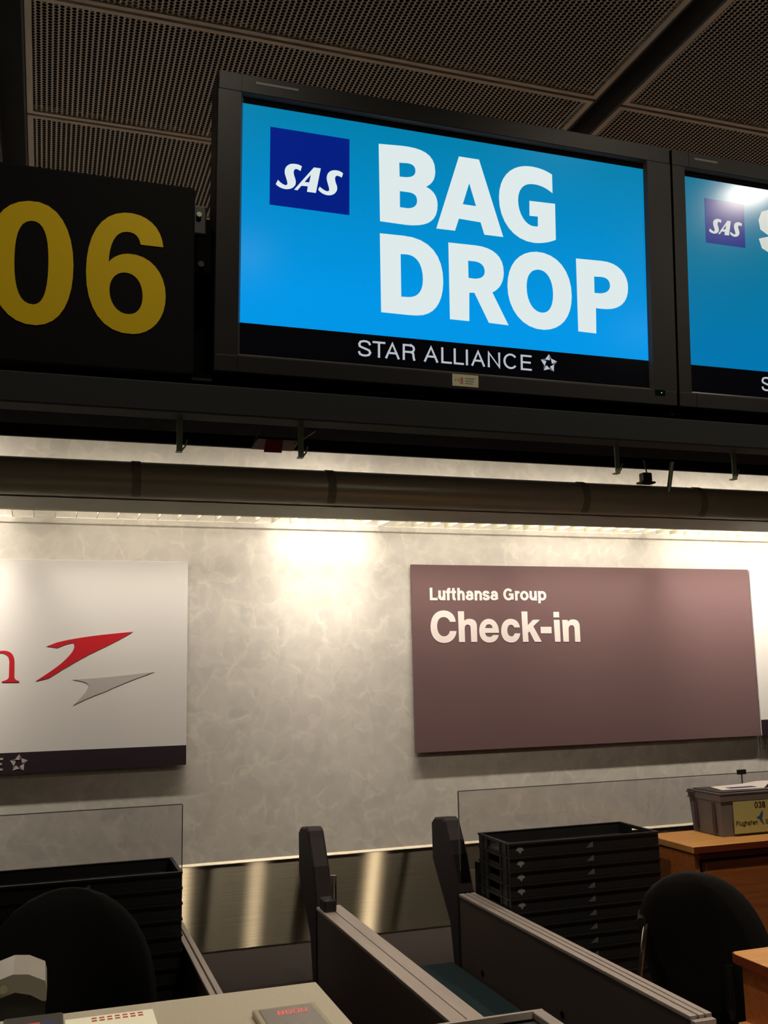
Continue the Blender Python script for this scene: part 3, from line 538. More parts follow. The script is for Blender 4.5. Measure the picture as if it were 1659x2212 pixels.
# ================================================================ monitors
TILT = math.radians(3.3)
def monitor(x0, x1, u0, u1, label, second):
    """x0,x1 = casing; u0,u1 = visible screen; root at the casing's foot, leaning forward"""
    t = thing('flat_screen_monitor', label, 'monitor', (0, 2.1, 2.30), (TILT, 0, 0), 'airline information screens')
    z0, z1, H_ = .046, .6465, .697
    mb = MB()
    mb.box(x0, x1, .012, .10, .001, H_, .006)                       # rear shell
    mb.build('rear_shell', 'black', t)
    f = MB()
    f.box(x0, x1, -.004, .012, z1+.006, H_, .002); f.box(x0, x1, -.004, .012, .001, z0-.006, .002)
    f.box(x0, u0-.006, -.004, .012, z0-.006, z1+.006); f.box(u1+.006, x1, -.004, .012, z0-.006, z1+.006)
    f.build('front_bezel', 'casing', t)
    l = MB()                                                        # inner lip, sloping in to the glass
    for a in (([(u0-.006, z0-.006), (u1+.006, z0-.006), (u1, z0), (u0, z0)]), ([(u0-.006, z1+.006), (u1+.006, z1+.006), (u1, z1), (u0, z1)]),
              ([(u0-.006, z0-.006), (u0, z0), (u0, z1), (u0-.006, z1+.006)]), ([(u1+.006, z0-.006), (u1, z0), (u1, z1), (u1+.006, z1+.006)])):
        q = [(a[0][0], -.004, a[0][1]), (a[1][0], -.004, a[1][1]), (a[2][0], .008, a[2][1]), (a[3][0], .008, a[3][1])]
        if a[0][0] == u0-.006 and a[1][0] == u0: q = [(a[0][0], -.004, a[0][1]), (a[1][0], .008, a[1][1]), (a[2][0], .008, a[2][1]), (a[3][0], -.004, a[3][1])]
        if a[0][0] == u1+.006: q = [(a[0][0], -.004, a[0][1]), (a[1][0], .008, a[1][1]), (a[2][0], .008, a[2][1]), (a[3][0], -.004, a[3][1])]
        l.add(q, [(0, 1, 2, 3)])
    l.build('bezel_lip', 'bezel_lip', t)
    zs = .1175
    s = MB().box(u0, u1, .007, .012, zs, z1).build('screen_picture', 'scr2' if second else 'scr1', t)
    MB().box(u0, u1, .007, .012, z0, zs).build('black_band', 'band_black', t)
    MB().box(u0, u1, .0062, .007, z1-.014, z1+.001).build('top_edge_shadow', 'gap', t)  # shadow from the bezel's depth, laid on as a black strip
    yy = .0062
    wm = 'scr_white2' if second else 'scr_white'
    if not second:
        c = GL['sq'][0]; cxs = [p[0] for p in c]; 
        MB().box(min(cxs), max(cxs), yy, yy+.0006, (c[2][1]+c[3][1])/2, (c[0][1]+c[1][1])/2).build('logo_tile', 'scr_logo', t)
        for g in GL['sas']: glyph('letter', g, wm, t, yy-.0006)
        for g in GL['bagdrop']: glyph('letter', g, wm, t, yy)
    else:
        c = GL['sq'][0]; w0 = c[1][0]-c[0][0]; k = .1255/w0; ox = 1.6435-c[0][0]*k; oz = .4565-c[3][1]*k
        MB().box(1.643, 1.7695, yy, yy+.0006, .4565, .5795).build('logo_tile', 'scr_logo2', t)
        for g in GL['sas']: glyph('letter', g, wm, t, yy-.0006, offs=(ox, oz), scale=k)
        mb = MB(); stroke_mesh(mb, 'S', 1.8155, 1.905, .452, .123, .034, .030, yy); mb.build('letter', wm, t)
    dx = 0 if not second else 1.8045-.6667
    for ch, a, b in (('S', .6667, .6996), ('T', .7028, .7341), ('A', .7341, .7693), ('R', .7775, .8088), ('A', .8313, .8671), ('L', .8755, .9026),
                     ('L', .9077, .934), ('I', .9395, .9445), ('A', .9539, .9892), ('N', .9972, 1.0304), ('C', 1.0392, 1.0764), ('E', 1.086, 1.1157)):
        letter(ch, a+dx, b+dx, .0640, .0385, .0052, .0046, yy, 'scr_silver', t)
    star_emblem(t, 1.1635+dx, .0865, .0235, yy-.0003, 'scr_silver', 'scr_silver_d')
    # maker's print on the bezel, too small to read
    MB().box(u0+.027, u0+.10 if second else u0+.127, -.0046, -.004, .677, .6825).build('faint_print', 'faint', t)
    MB().box(x0+.052, x0+.0525, -.0046, -.004, .003, z0-.007).build('seam', 'gap', t)
    MB().box(x0+.052, x0+.0525, -.0046, -.004, z1+.007, H_-.002).build('seam', 'gap', t)
    return t
MT['scr1'] = screen_material('screen_blue', (0, 126, 168), (0, 150, 230), .20, .66, 1.0)
MT['scr2'] = screen_material('screen_blue_dimmer', (0, 114, 148), (0, 118, 176), .12, .45, 1.0)
m1 = monitor(.333, 1.529, .391, 1.4525, 'large black framed screen showing BAG DROP on blue', False)
m2 = monitor(1.536, 2.73, 1.580, 2.64, 'black framed blue screen at the right edge with small logo and lamp glare', True)
MB().box(.899, .9665, -.0048, -.004, .0085, .0375).build('sticker', 'cream', m1)
mb = MB()
for a, b in ((.905, .909), (.913, .917)): mb.box(a, b, -.0052, -.0048, .022, .026)
mb.build('sticker_print', 'greyp', m1)
letter('8', .9195, .927, .015, .016, .002, .002, -.0051, 'pinkp', m1, 'sticker_mark')
mb = MB()
for k in range(3): mb.box(.932, .958-.003*k, -.0052, -.0048, .0275-.006*k, .030-.006*k)
mb.build('sticker_print', 'greyp', m1)
MB().box(1.462, 1.492, -.0046, -.004, .025, .040).build('status_window', 'gap', m1)
MB().box(1.480, 1.4825, -.0050, -.0046, .0315, .034).build('status_light', 'green', m1)

# ================================================================ wall signs
YS = 5.077
def board(name, label, cat, x0, x1, z0, z1, m, group=None):
    t = thing(name, label, cat, (0, YS, 0), group=group)
    MB().box(x0, x1, 0, .012, z0, z1, .001).build('board', m, t)
    mb = MB()
    mb.box(x0+.15, x1-.15, .012, .0235, z1-.14, z1-.11); mb.box(x0+.15, x1-.15, .012, .0235, z0+.11, z0+.14)
    mb.build('mounting_rail', 'alu', t)
    return t
t = board('wall_sign', 'mauve brown sign reading Lufthansa Group Check-in', 'sign', 1.897, 4.139, 1.192, 2.206, 'brown')
for g in GL['check']: glyph('letter', g, 'print_white', t, -.0009)
lh = [('L', 2.0032, 2.0491), ('u', 2.0539, 2.0958), ('f', 2.0988, 2.1300), ('t', 2.1325, 2.160), ('h', 2.1681, 2.2120), ('a', 2.2177, 2.2673), ('n', 2.273, 2.3177), ('s', 2.3207, 2.3658), ('a', 2.3693, 2.4187),
      ('G', 2.4499, 2.5139), ('r', 2.5234, 2.5518), ('o', 2.555, 2.6089), ('u', 2.6153, 2.6612), ('p', 2.6697, 2.7224)]
for ch, a, b in lh: letter(ch, a, b, 2.009, .069, .0155, .0135, -.0009, 'print_white', t)
t = board('wall_sign', 'white sign with red arrow-like bird emblem at the left edge', 'sign', -1.9, .682, 1.192, 2.202, 'signwhite', 'white airline signs')
MB().box(-1.9, .682, -.0012, -.0001, 1.192, 1.287).build('dark_band', 'aubergine', t)
glyph('bird_emblem', GL['arrow'][0], 'red', t, -.0009)
glyph('bird_emblem_shade', GL['ashadow'][0], 'grey_print', t, -.0009)
glyph('letter', GL['n'][0], 'red', t, -.0009)
star_emblem(t, -.0979, 1.2376, .0415, -.0021, 'star', 'star_d')
letter('E', -.225, -.167, 1.2080, .057, .0095, .0085, -.0018, 'star', t)
t = board('wall_sign', 'white sign behind the right end of the mauve brown sign', 'sign', 4.15, 6.6, 1.192, 2.202, 'signwhite', 'white airline signs')
MB().box(4.15, 6.6, -.0012, -.0001, 1.192, 1.287).build('dark_band', 'aubergine', t)
c = thing('wall_cable', 'pair of thin pale cables on the wall under the sign', 'cable', (4.145, 5.09, 1.12))
for dx in (0, .035): MB().tube([(dx, 0, 0), (dx, 0, .12)], .004, 6).build('strand', 'alu', c)

# ================================================================ collector belt
t = thing('collector_conveyor', 'dark grey baggage belt running along the wall', 'conveyor', (0, 4.15, 0))
MB().box(-3, 6.5, .02, .90, .29, .30, .003).build('belt', 'rubber', t)
MB().box(-3, 6.5, .01, .93, .06, .285).build('frame', 'panel', t)
for x in (-2.5, -.5, 1.5, 3.5, 5.5): MB().box(x, x+.1, .05, .15, 0, .06).build('foot', 'black', t)

# lanes
def lane(x0, x1, label, m):
    t = thing('conveyor_lane', label, 'conveyor', (0, 0, 0), group='weigh lanes')
    MB().box(x0, x1, 2.0, 4.11, .395, .41, .004).build('belt', m, t)
    MB().box(x0, x1, 2.0, 4.09, .05, .39).build('frame', 'panel', t)
    for y in (2.1, 3.9): MB().box(x0+.05, x1-.05, y, y+.08, 0, .05).build('foot', 'black', t)
lane(.542, 1.067, 'grey conveyor lane between the left tray stack and the first divider', 'rubber')
lane(1.173, 1.682, 'blue-green conveyor lane between the two grey dividers', 'bluebelt')

def divider(x0, x1, y0, y1, label, strips, z=.70):
    t = thing('lane_divider', label, 'divider', (0, y0, 0), group='lane dividers')
    L_ = y1-y0
    MB().box(x0+.004, x1-.004, 0, L_, 0, z-.012).build('side_panel', 'panel', t)
    n = len(strips)
    for i, (a, b) in enumerate(strips):
        MB().box(a, b, 0, L_, z-.012, z, .002).build('top_rail', 'alu', t)
        if i < n-1: MB().box(b, strips[i+1][0], 0, L_, z-.012, z-.005).build('groove', 'groove', t)
    return t
d0 = divider(.496, .537, 1.95, 4.04, 'narrow divider beside the left tray stack', [(.496, .514), (.519, .537)])
d1 = divider(1.07, 1.17, 1.95, 4.05, 'wide middle divider with pale aluminium top', [(1.07, 1.118), (1.121, 1.170)])
d2 = divider(1.685, 1.757, 2.44, 4.03, 'right divider in front of the right tray stack', [(1.685, 1.709), (1.715, 1.733), (1.738, 1.757)])
for y, z in ((3.82, .44), (3.17, .483)):
    MB().tube([(1.6895, y-2.44, z), (1.6865, y-2.44, z)], .011, 12).build('bolt_hole', 'gap', d2)
    if y > 3.5: continue
MB().box(1.687, 1.755, -.02, 0, .35, .69).build('end_cap', 'alu', d2)
MB().box(1.70, 1.77, -.16, -.02, .66, .675, .003).build('end_bracket', 'alu', d2)
MB().tube([(1.09, .9, .48), (1.0735, .9, .48)], .006, 10)

def bumper(x0, x1, label):
    t = thing('bumper_post', label, 'post', (0, 4.05, 0), group='rubber bumper posts')
    prof = [(.0, .02), (.0, .70), (.055, .845), (.118, .945), (.135, .975), (.16, .988), (.26, .975), (.293, .95), (.29, .79), (.105, .56), (.07, .40), (.065, .02)]
    mb = MB(); n = len(prof)
    # chamfered prism: inset caps
    cxp = sum(p[0] for p in prof)/n; czp = sum(p[1] for p in prof)/n
    b = .008
    def ins(p, prv, nxt):
        e1 = Vector((p[0]-prv[0], p[1]-prv[1])).normalized(); e2 = Vector((nxt[0]-p[0], nxt[1]-p[1])).normalized()
        nn = Vector((e1.y+e2.y, -(e1.x+e2.x))); nn.normalize(); return (p[0]+nn.x*b, p[1]+nn.y*b)
    inn = [ins(prof[i], prof[i-1], prof[(i+1) % n]) for i in range(n)]
    rings = [(x0, inn), (x0+b, prof), (x1-b, prof), (x1, inn)]
    vs = [(x, p[0], p[1]) for x, pts in rings for p in pts]
    fs = [tuple(range(n)), tuple(range(3*n, 4*n))]+[(r*n+i, r*n+(i+1) % n, (r+1)*n+(i+1) % n, (r+1)*n+i) for r in range(3) for i in range(n)]
    mb.add(vs, fs); mb.build('post_body', 'post', t, smooth=False)
    MB().box(x0-.005, x1+.005, -.0, .085, 0, .02).build('foot_plate', 'black', t)
bumper(1.07, 1.142, 'dark rubber bumper post at the end of the middle divider')
bumper(1.69, 1.765, 'dark rubber bumper post at the end of the right divider')
t = thing('divider_peg', 'short chrome peg with black block on the middle divider', 'peg', (1.113, 3.97, .70))
MB().tube([(.008, 0, .02), (.008, 0, .133)], .0125, 14).build('peg', 'chrome', t, smooth=True)
MB().box(-.038, .012, -.03, .05, 0, .045, .006).build('block', 'black', t)

# ================================================================ glass screens
def glass(x0, x1, z0, z1, y, label, feet):
    t = thing('glass_screen', label, 'glass', (0, y, 0), group='clear glass screens')
    MB().box(x0, x1, 0, .006, z0, z1).build('pane', 'glass', t)
    e = MB(); e.box(x0, x1, -.0006, .0066, z1, z1+.003); 
    e.box(x0-.003, x0, -.0006, .0066, z0, z1-.0) ; e.box(x1, x1+.003, -.0006, .0066, z0, z1)
    e.build('polished_edge', 'glass_edge', t)
    for fx, zb in feet: MB().box(fx, fx+.035, -.012, .018, zb, z0+.03, .003).build('clamp_foot', 'black', t)
glass(-1.2, .532, .78, 1.124+.008, 4.055, 'clear glass screen behind the left tray stack', [(-.9, 0), (.2, 0)])
glass(1.703, 4.3, .79, 1.115, 4.072-.03, 'clear glass screen behind the right tray stack', [(1.775, 0), (2.3, 0), (3.9, 0)])

# ================================================================ tray stacks
def tray():
    t = thing('stacking_tray', 'black plastic stacking tray', 'tray')
    W_, D_, H_ = .690, .292, .0515; k = .010
    mb = MB()
    mb.box(0, W_, 0, k, 0, H_-.004); mb.box(0, W_, D_-k, D_, 0, H_-.004)         # long walls
    for x in (0, W_-k):                                                          # short walls with hand holes
        mb.box(x, x+k, k, .095, 0, H_-.004); mb.box(x, x+k, D_-.095, D_-k, 0, H_-.004)
        mb.box(x, x+k, .095, D_-.095, 0, .010); mb.box(x, x+k, .095, D_-.095, .038, H_-.004)
    mb.box(k, W_-k, k, D_-k, 0, .004)
    mb.build('walls', 'tray', t)
    r = MB(); e = .0035
    r.box(-e, W_+e, -e, k, H_-.008, H_-.001); r.box(-e, W_+e, D_-k, D_+e, H_-.008, H_-.001)
    r.box(-e, k, k, D_-k, H_-.008, H_-.001); r.box(W_-k, W_+e, k, D_-k, H_-.008, H_-.001)
    for x in (-e, W_-k+e):                                                      # corner ribs
        r.box(x, x+k, .025, .045, 0, H_-.008); r.box(x, x+k, D_-.045, D_-.025, 0, H_-.008)
        r.box(x+ (0 if x < 0 else 0), x+k, .078, .090, 0, H_-.008); r.box(x, x+k, D_-.090, D_-.078, 0, H_-.008)
    for x in (.012, .012+.0):
        pass
    r.build('rim', 'tray', t)
    d = MB(); yy = -.0006                                                       # pale arrow-diamond marks
    d.prism([(.047, .0395), (.0435, .033), (.034, .031), (.0355, .028), (.029, .0235), (.0355, .019), (.0395, .0185), (.047, .008), (.0545, .0185), (.0585, .019), (.065, .0235), (.0585, .028), (.060, .031), (.0505, .033)], yy, 0, 'y')
    d.build('diamond_mark', 'mark', t)
    d = MB(); d.prism([(.345, .010), (.378, .010), (.378, .034)], yy, 0, 'y'); d.build('triangle_mark', 'mark2', t)
    return t
TP = tray()
NS = 18; PZ = .0527
def stack(x, y, where, group, flipmark=False):
    for k in range(NS):
        global TP
        if k == 0 and not flipmark: o = TP
        else: o = copy_tree(TP)
        o.location = (x+random.uniform(-.0012, .0012), y+random.uniform(-.0012, .0012), k*PZ)
        j = NS-1-k
        pos = 'topmost' if j == 0 else ('lowest' if k == 0 else {1: 'second', 2: 'third'}.get(j, '%dth' % (j+1))+' from the top')
        o['label'] = 'black plastic stacking tray, %s of the %s' % (pos, where); o['group'] = group
stack(1.772, 3.706, 'stack right of the right divider', 'trays in the right stack')
stack(-.202, 3.706, 'stack at the left edge', 'trays in the left stack', True)

# ================================================================ wooden cabinet, box 038
t = thing('wooden_cabinet', 'orange-brown wooden cabinet behind the right chair carrying the grey box', 'cabinet', (2.53, 3.56, 0))
MB().box(0, 1.3, 0, .35, .872, .900, .003).build('top', 'wood', t)
MB().box(-.0005, 1.3, -.0015, 0, .873, .899).build('top_edging', 'wood_edge', t)
MB().box(.006, .030, .010, .345, 0, .872).build('side_panel', 'wood_side', t)
MB().box(1.27, 1.294, .010, .345, 0, .872).build('side_panel', 'wood_side', t)
MB().box(.030, 1.27, .33, .345, .05, .872).build('back_panel', 'wood_side', t)
MB().box(.030, 1.27, .020, .33, .05, .07).build('bottom_panel', 'wood_side', t)
MB().box(.030, 1.27, .014, .03, .845, .866).build('front_rail', 'wood_edge', t)
for a, b in ((.045, .645), (.655, 1.255)):
    dr = MB().box(a, b, .012, .03, .06, .835, .003).build('door', 'wood_side', t)
    MB().tube([(a+.02, .012, .785), (a+.02, .003, .785)], .007, 10).build('lock', 'chrome', dr)
    MB().box(a+.012, a+.016, .009, .012, .75, .83).build('edge_strip', 'chrome', dr)

def w_box():
    t = thing('storage_box', 'grey plastic storage box with yellow label 038 on the cabinet', 'box', (2.782, 3.70, .901))
    W_, D_, H_ = .57, .205, .180
    mb = MB()
    def ring(z, e): return [(-e, -e, z), (W_+e, -e, z), (W_+e, D_+e, z), (-e, D_+e, z)]
    lv = [(0, 0), (.146, .008), (.146, .011), (.176, .013)]
    vs = []
    for z, e in lv: vs += ring(z, e)
    vs += ring(.176, .002) + ring(.02, -.008)
    n = 6; fs = [(0, 1, 2, 3)]+[(r*4+i, r*4+(i+1) % 4, (r+1)*4+(i+1) % 4, (r+1)*4+i) for r in range(n-1) for i in range(4)]+[(20, 21, 22, 23)]
    mb.add(vs, fs); mb.build('body', 'box', t)
    # recessed grooves on the short side
    for y in (.032, .158):
        MB().prism([(y, .012), (y+.022, .012), (y+.022, .138), (y, .138)], -.0095, -.001, 'x').build('side_groove', 'boxdark', t)
    g = MB(); g.box(-.014, W_+.014, -.014, D_+.014, .172, .180, .002)
    g.box(-.024, -.010, .16, D_+.01, .168, .172); g.box(-.020, -.008, .17, D_+.008, .145, .148)
    g.build('lid', 'boxdark', t)
    MB().box(.004, W_-.004, .008, D_-.004, .180, .184, .002).build('lid_panel', 'black', t)
    # label on the long side
    l = MB(); l.box(.052, .45, -.0125, -.0105, .010, .143); l.build('label', 'label', t)
    yy = -.0131
    for i, ch in enumerate('038'): letter(ch, .163+i*.0195, .180+i*.0195, .112, .026, .0042, .0036, yy, 'ink', t, 'digit')
    word = MB(); x = .062
    for ch in 'Flughafen':
        w_ = {'l': .004, 'f': .0085}.get(ch, .0115); stroke_mesh(word, ch, x, x+w_, .043, .019, .0022, .002, yy); x += w_+.0022
    word.build('lettering', 'ink', t)
    word = MB(); x = .215
    for ch in 'Stuttgart':
        w_ = {'t': .008, 'r': .008}.get(ch, .0115); stroke_mesh(word, ch, x, x+w_, .043, .019, .0022, .002, yy); x += w_+.0022
    word.build('lettering', 'ink', t)
    bird = [[(.203, .100)], [(.206, .083), (.198, .072), (.197, .066)], [(.199, .058), (.203, .048), (.207, .040)], [(.197, .044), (.187, .058), (.183, .066)], [(.176, .069), (.170, .070), (.168, .073)], [(.176, .076), (.181, .075), (.185, .079)], [(.190, .088), (.196, .095), (.203, .100)]]
    glyph('bird_emblem', [[list(s[0]) if len(s) == 1 else [v for p in s for v in p] for s in bird]], 'bird', t, yy)
    return t
w_box()
s = thing('paper_sheet', 'white paper sheets with blue print lying on the grey box', 'paper', (2.84, 3.745, 1.085))
mb = MB(); mb.add([(0, .02, .001), (.21, 0, .001), (.33, .10, .018), (.30, .16, .010), (.20, .15, .003), (.03, .14, .001)], [(0, 1, 4, 5), (1, 2, 3, 4)]); 
mb.add([(0, .02, .0), (.21, 0, .0), (.33, .10, .017), (.30, .16, .009), (.20, .15, .002), (.03, .14, 0)], [(5, 4, 1, 0), (4, 3, 2, 1)]); mb.build('sheet', 'paper', s)
MB().box(.06, .20, .035, .075, .0022, .0026).build('blue_print', 'bluep', s)
c = thing('clip_stand', 'small black clip on a thin stem behind the grey box', 'clip', (3.10, 3.955, .90))
MB().box(-.02, .02, -.012, .012, -.9, -.895).build('foot', 'black', c)
MB().tube([(.0, 0, -.895), (.0, 0, .225)], .003, 6).build('stem', 'black', c)
MB().box(-.025, .024, -.004, .004, .222, .244, .002).build('clip', 'black', c)

# ================================================================ desk at the right
t = thing('wooden_desk', 'orange-brown wooden desk corner at the lower right edge', 'desk', (2.055, 1.6, 0))
mb = MB()
MB().prism([(0, 0), (1.2, 0), (1.2, 1.14), (.018, 1.14), (.006, 1.132), (0, 1.115)], .724, .750, 'z').build('desk_top', 'wood', t)
MB().prism([(-.002, 0), (-.0003, 0), (-.0003, 1.115), (.006, 1.134), (.018, 1.142), (.3, 1.142), (.3, 1.144), (.017, 1.144), (.004, 1.136), (-.002, 1.116)], .722, .749, 'z').build('edge_band', 'wood_edge', t)
MB().box(.018, .040, .02, 1.11, 0, .724).build('side_panel', 'wood_side', t)
MB().box(.040, 1.18, 1.085, 1.11, .2, .724).build('modesty_panel', 'wood_side', t)
MB().box(1.16, 1.18, .02, 1.085, 0, .724).build('side_panel', 'wood_side', t)
MB().prism([(-.17, 0), (.018, 0), (.018, 1.11), (-.01, 1.11), (-.17, .80)], .53, .555, 'z').build('lower_shelf', 'wood', t)
MB().box(-.10, -.08, .1, .75, 0, .53).build('shelf_support', 'wood_side', t)
p = thing('paper_sheet', 'corner of a white paper on the wooden desk', 'paper', (2.185, 2.665, .7508))
MB().box(0, .21, -.02, .05, 0, .001).build('sheet', 'paper', p)

# ================================================================ office chairs
def shell(name, w, h, th, m, parent, curve=.05, flat=.35, top=.5, sub=True):
    """rounded backrest: outline dome, gently curved round the sitter, padded"""
    n, q = 22, 14; vs = []; fs = []
    def half(tz):
        if tz < .12: return w/2*(.80+.20*math.sin(tz/.12*PI/2))
        if tz < flat: return w/2
        k = (tz-flat)/(1-flat); return w/2*max(0, (1-k**2.7))**(top)
    rows = []
    for j in range(q+1):
        tz = math.sin(j/q*PI/2) if False else j/q
        tz = 1-(1-tz)**1.6
        rows.append((tz, max(half(tz), .02)))
    for side in (0, 1):
        for tz, hw in rows:
            for i in range(n+1):
                s_ = -1+2*i/n; x = s_*hw
                ed = max(abs(s_)**4, abs(2*tz-1)**8)
                th_ = th*(1-.75*ed)
                y = curve*(x/(w/2))**2 + (-th_/2 if side == 0 else th_/2) + .03*(tz-.4)**2
                vs.append((x, y, tz*h))
    R_ = n+1; B_ = (q+1)*R_
    for side in (0, 1):
        for j in range(q):
            for i in range(n):
                a = side*B_+j*R_+i; fs.append((a, a+1, a+R_+1, a+R_))
    for j in range(q):
        for i in (0, n):
            a = j*R_+i; fs.append((a, a+R_, a+R_+B_, a+B_))
    for i in range(n):
        for j in (0, q):
            a = j*R_+i; fs.append((a, a+1, a+1+B_, a+B_))
    mb = MB(); mb.add(vs, fs); o = mb.build(name, m, parent, smooth=False)
    for p_ in o.data.polygons: p_.use_smooth = True
    return o
def office_chair(label, loc, rz, top, w=.46, lean=0, h=.5, arms=True, roll=0, armx=.262, strut=None):
    t = thing('office_chair', label, 'chair', loc, (0, 0, rz), 'black office chairs')
    # local: sitter faces -y; backrest at y=+.24
    b = shell('backrest', w, h, .06, 'fabric', t, curve=-.07)
    b.location = (0, .25, top-h); b.rotation_euler = (lean, roll, 0)
    zs = .47
    ov = [(.235*math.cos(a)*(1.0), -.02+.225*math.sin(a)) for a in [2*PI*i/28 for i in range(28)]]
    ov = [(math.copysign(abs(x/.235)**.75, x)*.235, math.copysign(abs((y+.02)/.225)**.75, y+.02)*.225-.02) for x, y in ov]
    mb = MB(); rings = [(.92, zs-.035), (1, zs-.015), (1, zs+.02), (.94, zs+.04), (.7, zs+.048)]
    n = 28; vs = [(x*k, y*k, z) for k, z in rings for x, y in ov]
    fs = [tuple(range(n)), tuple(range(4*n, 5*n))]+[(r*n+i, r*n+(i+1) % n, (r+1)*n+(i+1) % n, (r+1)*n+i) for r in range(4) for i in range(n)]
    mb.add(vs, fs); mb.build('seat', 'fabric', t, smooth=True)
    MB().tube([(0, .10, zs-.04), (0, .25, zs-.04), (0, .30, zs+.02), (0, .29, top-h+.22)], .016, 10).build('back_bracket', 'plastic', t, smooth=True)
    if arms:
        for s_ in ((-1, 1) if not strut else (-1,)):
            a = MB().tube([(s_*.17, .0, zs-.03), (s_*.245, .02, zs-.03), (s_*armx, .03, zs+.02), (s_*armx, .05, zs+.19), (s_*armx, .02, zs+.205)], .011, 10).build('armrest', 'chrome', t, smooth=True)
            MB().box(s_*armx-.025, s_*armx+.025, -.10, .13, zs+.205, zs+.232, .01).build('arm_pad', 'plastic', a)
    if strut:
        inv = Matrix.Rotation(-rz, 3, 'Z'); L_ = lambda p: inv @ (Vector(p)-Vector(loc))
        a = MB().tube([L_(p) for p in strut], .011, 10).build('armrest', 'chrome', t, smooth=True)
        p, q = L_((strut[0][0]-.02, strut[0][1]+.0, strut[0][2]+.008)), L_((strut[0][0]+.05, strut[0][1]+.10, strut[0][2]+.012))
        MB().tube([p, q], .016, 10).build('arm_pad', 'plastic', a)
    MB().cyl((0, 0), .028, .09, zs-.035, 16).build('column', 'plastic', t, smooth=True)
    bs = MB().cyl((0, 0), .045, .065, .11, 16)
    for k in range(5):
        a = 2*PI*k/5+.3; bs.tube([(0, 0, .09), (.27*math.cos(a), .27*math.sin(a), .062)], [.022, .014], 8)
    bs.build('base', 'plastic', t, smooth=True)
    for k in range(5):
        a = 2*PI*k/5+.3; x, y = .27*math.cos(a), .27*math.sin(a)
        MB().tube([(x-.012, y, .027), (x+.012, y, .027)], .027, 14).tube([(x, y, .03), (x, y, .07)], .008, 6).build('caster', 'plastic', t)
    return t
office_chair('black upholstered office chair at the left edge in front of the tray stack', (.085, 2.85, 0), 0, 1.035, w=.50, h=.56, lean=-.08, arms=True)
office_chair('black office chair with chrome armrest between right tray stack and wooden desk', (2.425, 3.22, 0), math.radians(140), .945, w=.435, h=.54, lean=-.10, arms=True, roll=.30, strut=[(2.029, 3.160, 0.740), (2.014, 3.150, 0.712), (1.978, 3.141, 0.578), (1.995, 3.141, 0.539), (2.24, 3.24, .45)])

# ================================================================ staff desk with grey-hooded machine, front counter
t = thing('staff_desk', 'low staff desk behind the grey counter', 'desk', (0, 0, 0))
MB().box(-1.4, .44, 1.83, 2.38, .725, .75, .003).build('desk_top', 'counter', t)
for x in (-1.38, .41): MB().box(x, x+.025, 1.85, 2.36, 0, .725).build('side_panel', 'counter_side', t)
m = thing('hooded_machine', 'black machine with light grey arched hood at the lower left edge', 'machine', (-.035, 2.28, .751))  # type of machine not identified
hood = [(-.115, .235), (-.045, .285), (-.005, .297), (.025, .294), (.058, .278), (.062, .262), (.061, .240), (.053, .240), (.030, .254), (0, .262), (-.035, .252), (-.10, .205)]
MB().prism(hood, -.02, .13, 'y').build('hood', 'hood', m)
bodyp = [(-.11, .0), (.055, .0), (.060, .235), (.053, .240), (.030, .254), (0, .262), (-.035, .252), (-.10, .205)]
MB().prism(bodyp, -.012, .12, 'y').build('body', 'machine', m)
MB().tube([(-.022, -.02, .270), (-.022, -.023, .270)], .008, 12).build('knob', 'dframe', m)

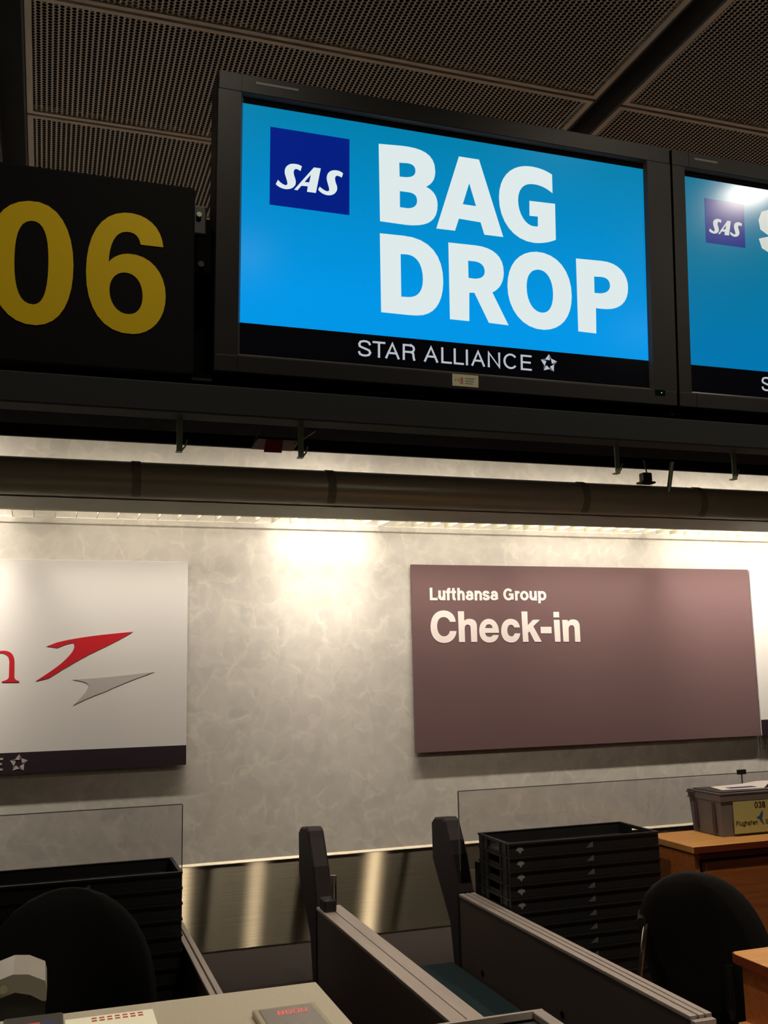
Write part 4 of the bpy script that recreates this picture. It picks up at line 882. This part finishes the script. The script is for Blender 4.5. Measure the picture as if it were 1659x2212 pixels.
t = thing('check_in_counter', 'light grey check-in counter top along the bottom edge', 'counter', (0, 0, 0))
MB().box(-1.6, .476, 1.20, 1.808, 1.07, 1.10, .003).build('counter_top', 'counter', t)
MB().box(-1.6, .470, 1.70, 1.80, 0, 1.07).build('rear_panel', 'counter_side', t)
MB().box(-1.6, .470, 1.22, 1.25, 0, 1.07).build('front_panel', 'counter_side', t)
d = thing('weight_display', 'small framed scale display with red digits set on the grey counter', 'display', (.386, 1.60, 1.10))
MB().box(-.052, .052, -.09, .075, 0, .010, .003).build('housing', 'dframe', d)
MB().box(-.043, .043, -.08, .064, .010, .0112).build('window', 'display', d)
SEG = {'0': 'abcdef', '8': 'abcdefg', '6': 'acdefg'}
for i, ch in enumerate('8888'):
    mb = MB(); x = -.018+i*.0125; w_, h_ = .008, .016; y0_ = .030; k = .0017; sl = .15
    segs = dict(a=(0, h_, w_, h_), g=(0, h_/2, w_, h_/2), d=(0, 0, w_, 0), f=(0, h_/2, 0, h_), b=(w_, h_/2, w_, h_), e=(0, 0, 0, h_/2), c=(w_, 0, w_, h_/2))
    for s_ in SEG['8' if i == 0 else '0']:
        a0, b0, a1, b1 = segs[s_]
        if b0 == b1: q = [(a0, b0-k/2), (a1, b0-k/2), (a1, b0+k/2), (a0, b0+k/2)]
        else: q = [(a0-k/2, b0), (a0+k/2, b0), (a0+k/2, b1), (a0-k/2, b1)]
        mb.prism([(x+p[0]+sl*p[1], y0_+p[1]) for p in q], .0113, .0117, 'z')
    mb.build('digit', 'led', d)
d = thing('notice_card', 'cream card with orange print lying on the grey counter', 'card', (.125, 1.70, 1.10))
MB().box(-.075, .062, -.07, .066, 0, .002).build('card', 'lit_card', d)  # emission in the card's material stands in for light on it
mb = MB()
for k in range(2):
    for i in range(7): mb.box(-.035+i*.012, -.027+i*.012, .052-k*.012, .058-k*.012, .002, .0023)
mb.build('print', 'orange', d)
d = thing('card_reader', 'small dark device with coloured edge lying on the grey counter', 'device', (.002, 1.735, 1.10))
MB().box(-.045, .045, -.06, .055, 0, .008, .003).build('case', 'machine', d)
MB().box(-.03, .01, -.03, .015, .008, .0085).build('orange_strip', 'orange', d)
MB().box(.012, .032, -.03, .015, .008, .0085).build('blue_strip', 'bluep', d)

# ledge between counter and gate: rimmed tray
t = thing('scale_ledge', 'metal rimmed dark ledge beside the counter, bright inner edge', 'ledge', (0, 0, 0))
x0, x1, y0, y1, z = .482, .921, 1.20, 1.81, 1.0
MB().box(x0, x1, y0, y1, .96, .985).build('pan', 'machine', t)
mb = MB(); mb.box(x0, x1, y1-.008, y1, .985, z, .001); mb.box(x1-.024, x1, y0, y1-.008, .985, z, .002); mb.box(x0, x0+.02, y0, y1-.008, .985, z, .002)
mb.build('rim', 'alu', t)
mb = MB(); mb.add([(x0+.02, y1-.008, z-.0005), (x1-.024, y1-.008, z-.0005), (x1-.027, y1-.016, z-.010), (x0+.02, y1-.016, z-.010)], [(0, 1, 2, 3)]); mb.build('bevel_strip', 'chrome', t)
MB().box(x0+.01, x1-.01, 1.74, 1.78, 0, .96).build('rear_panel', 'counter_side', t)
MB().box(x0+.01, x1-.01, 1.22, 1.25, 0, .96).build('front_panel', 'counter_side', t)
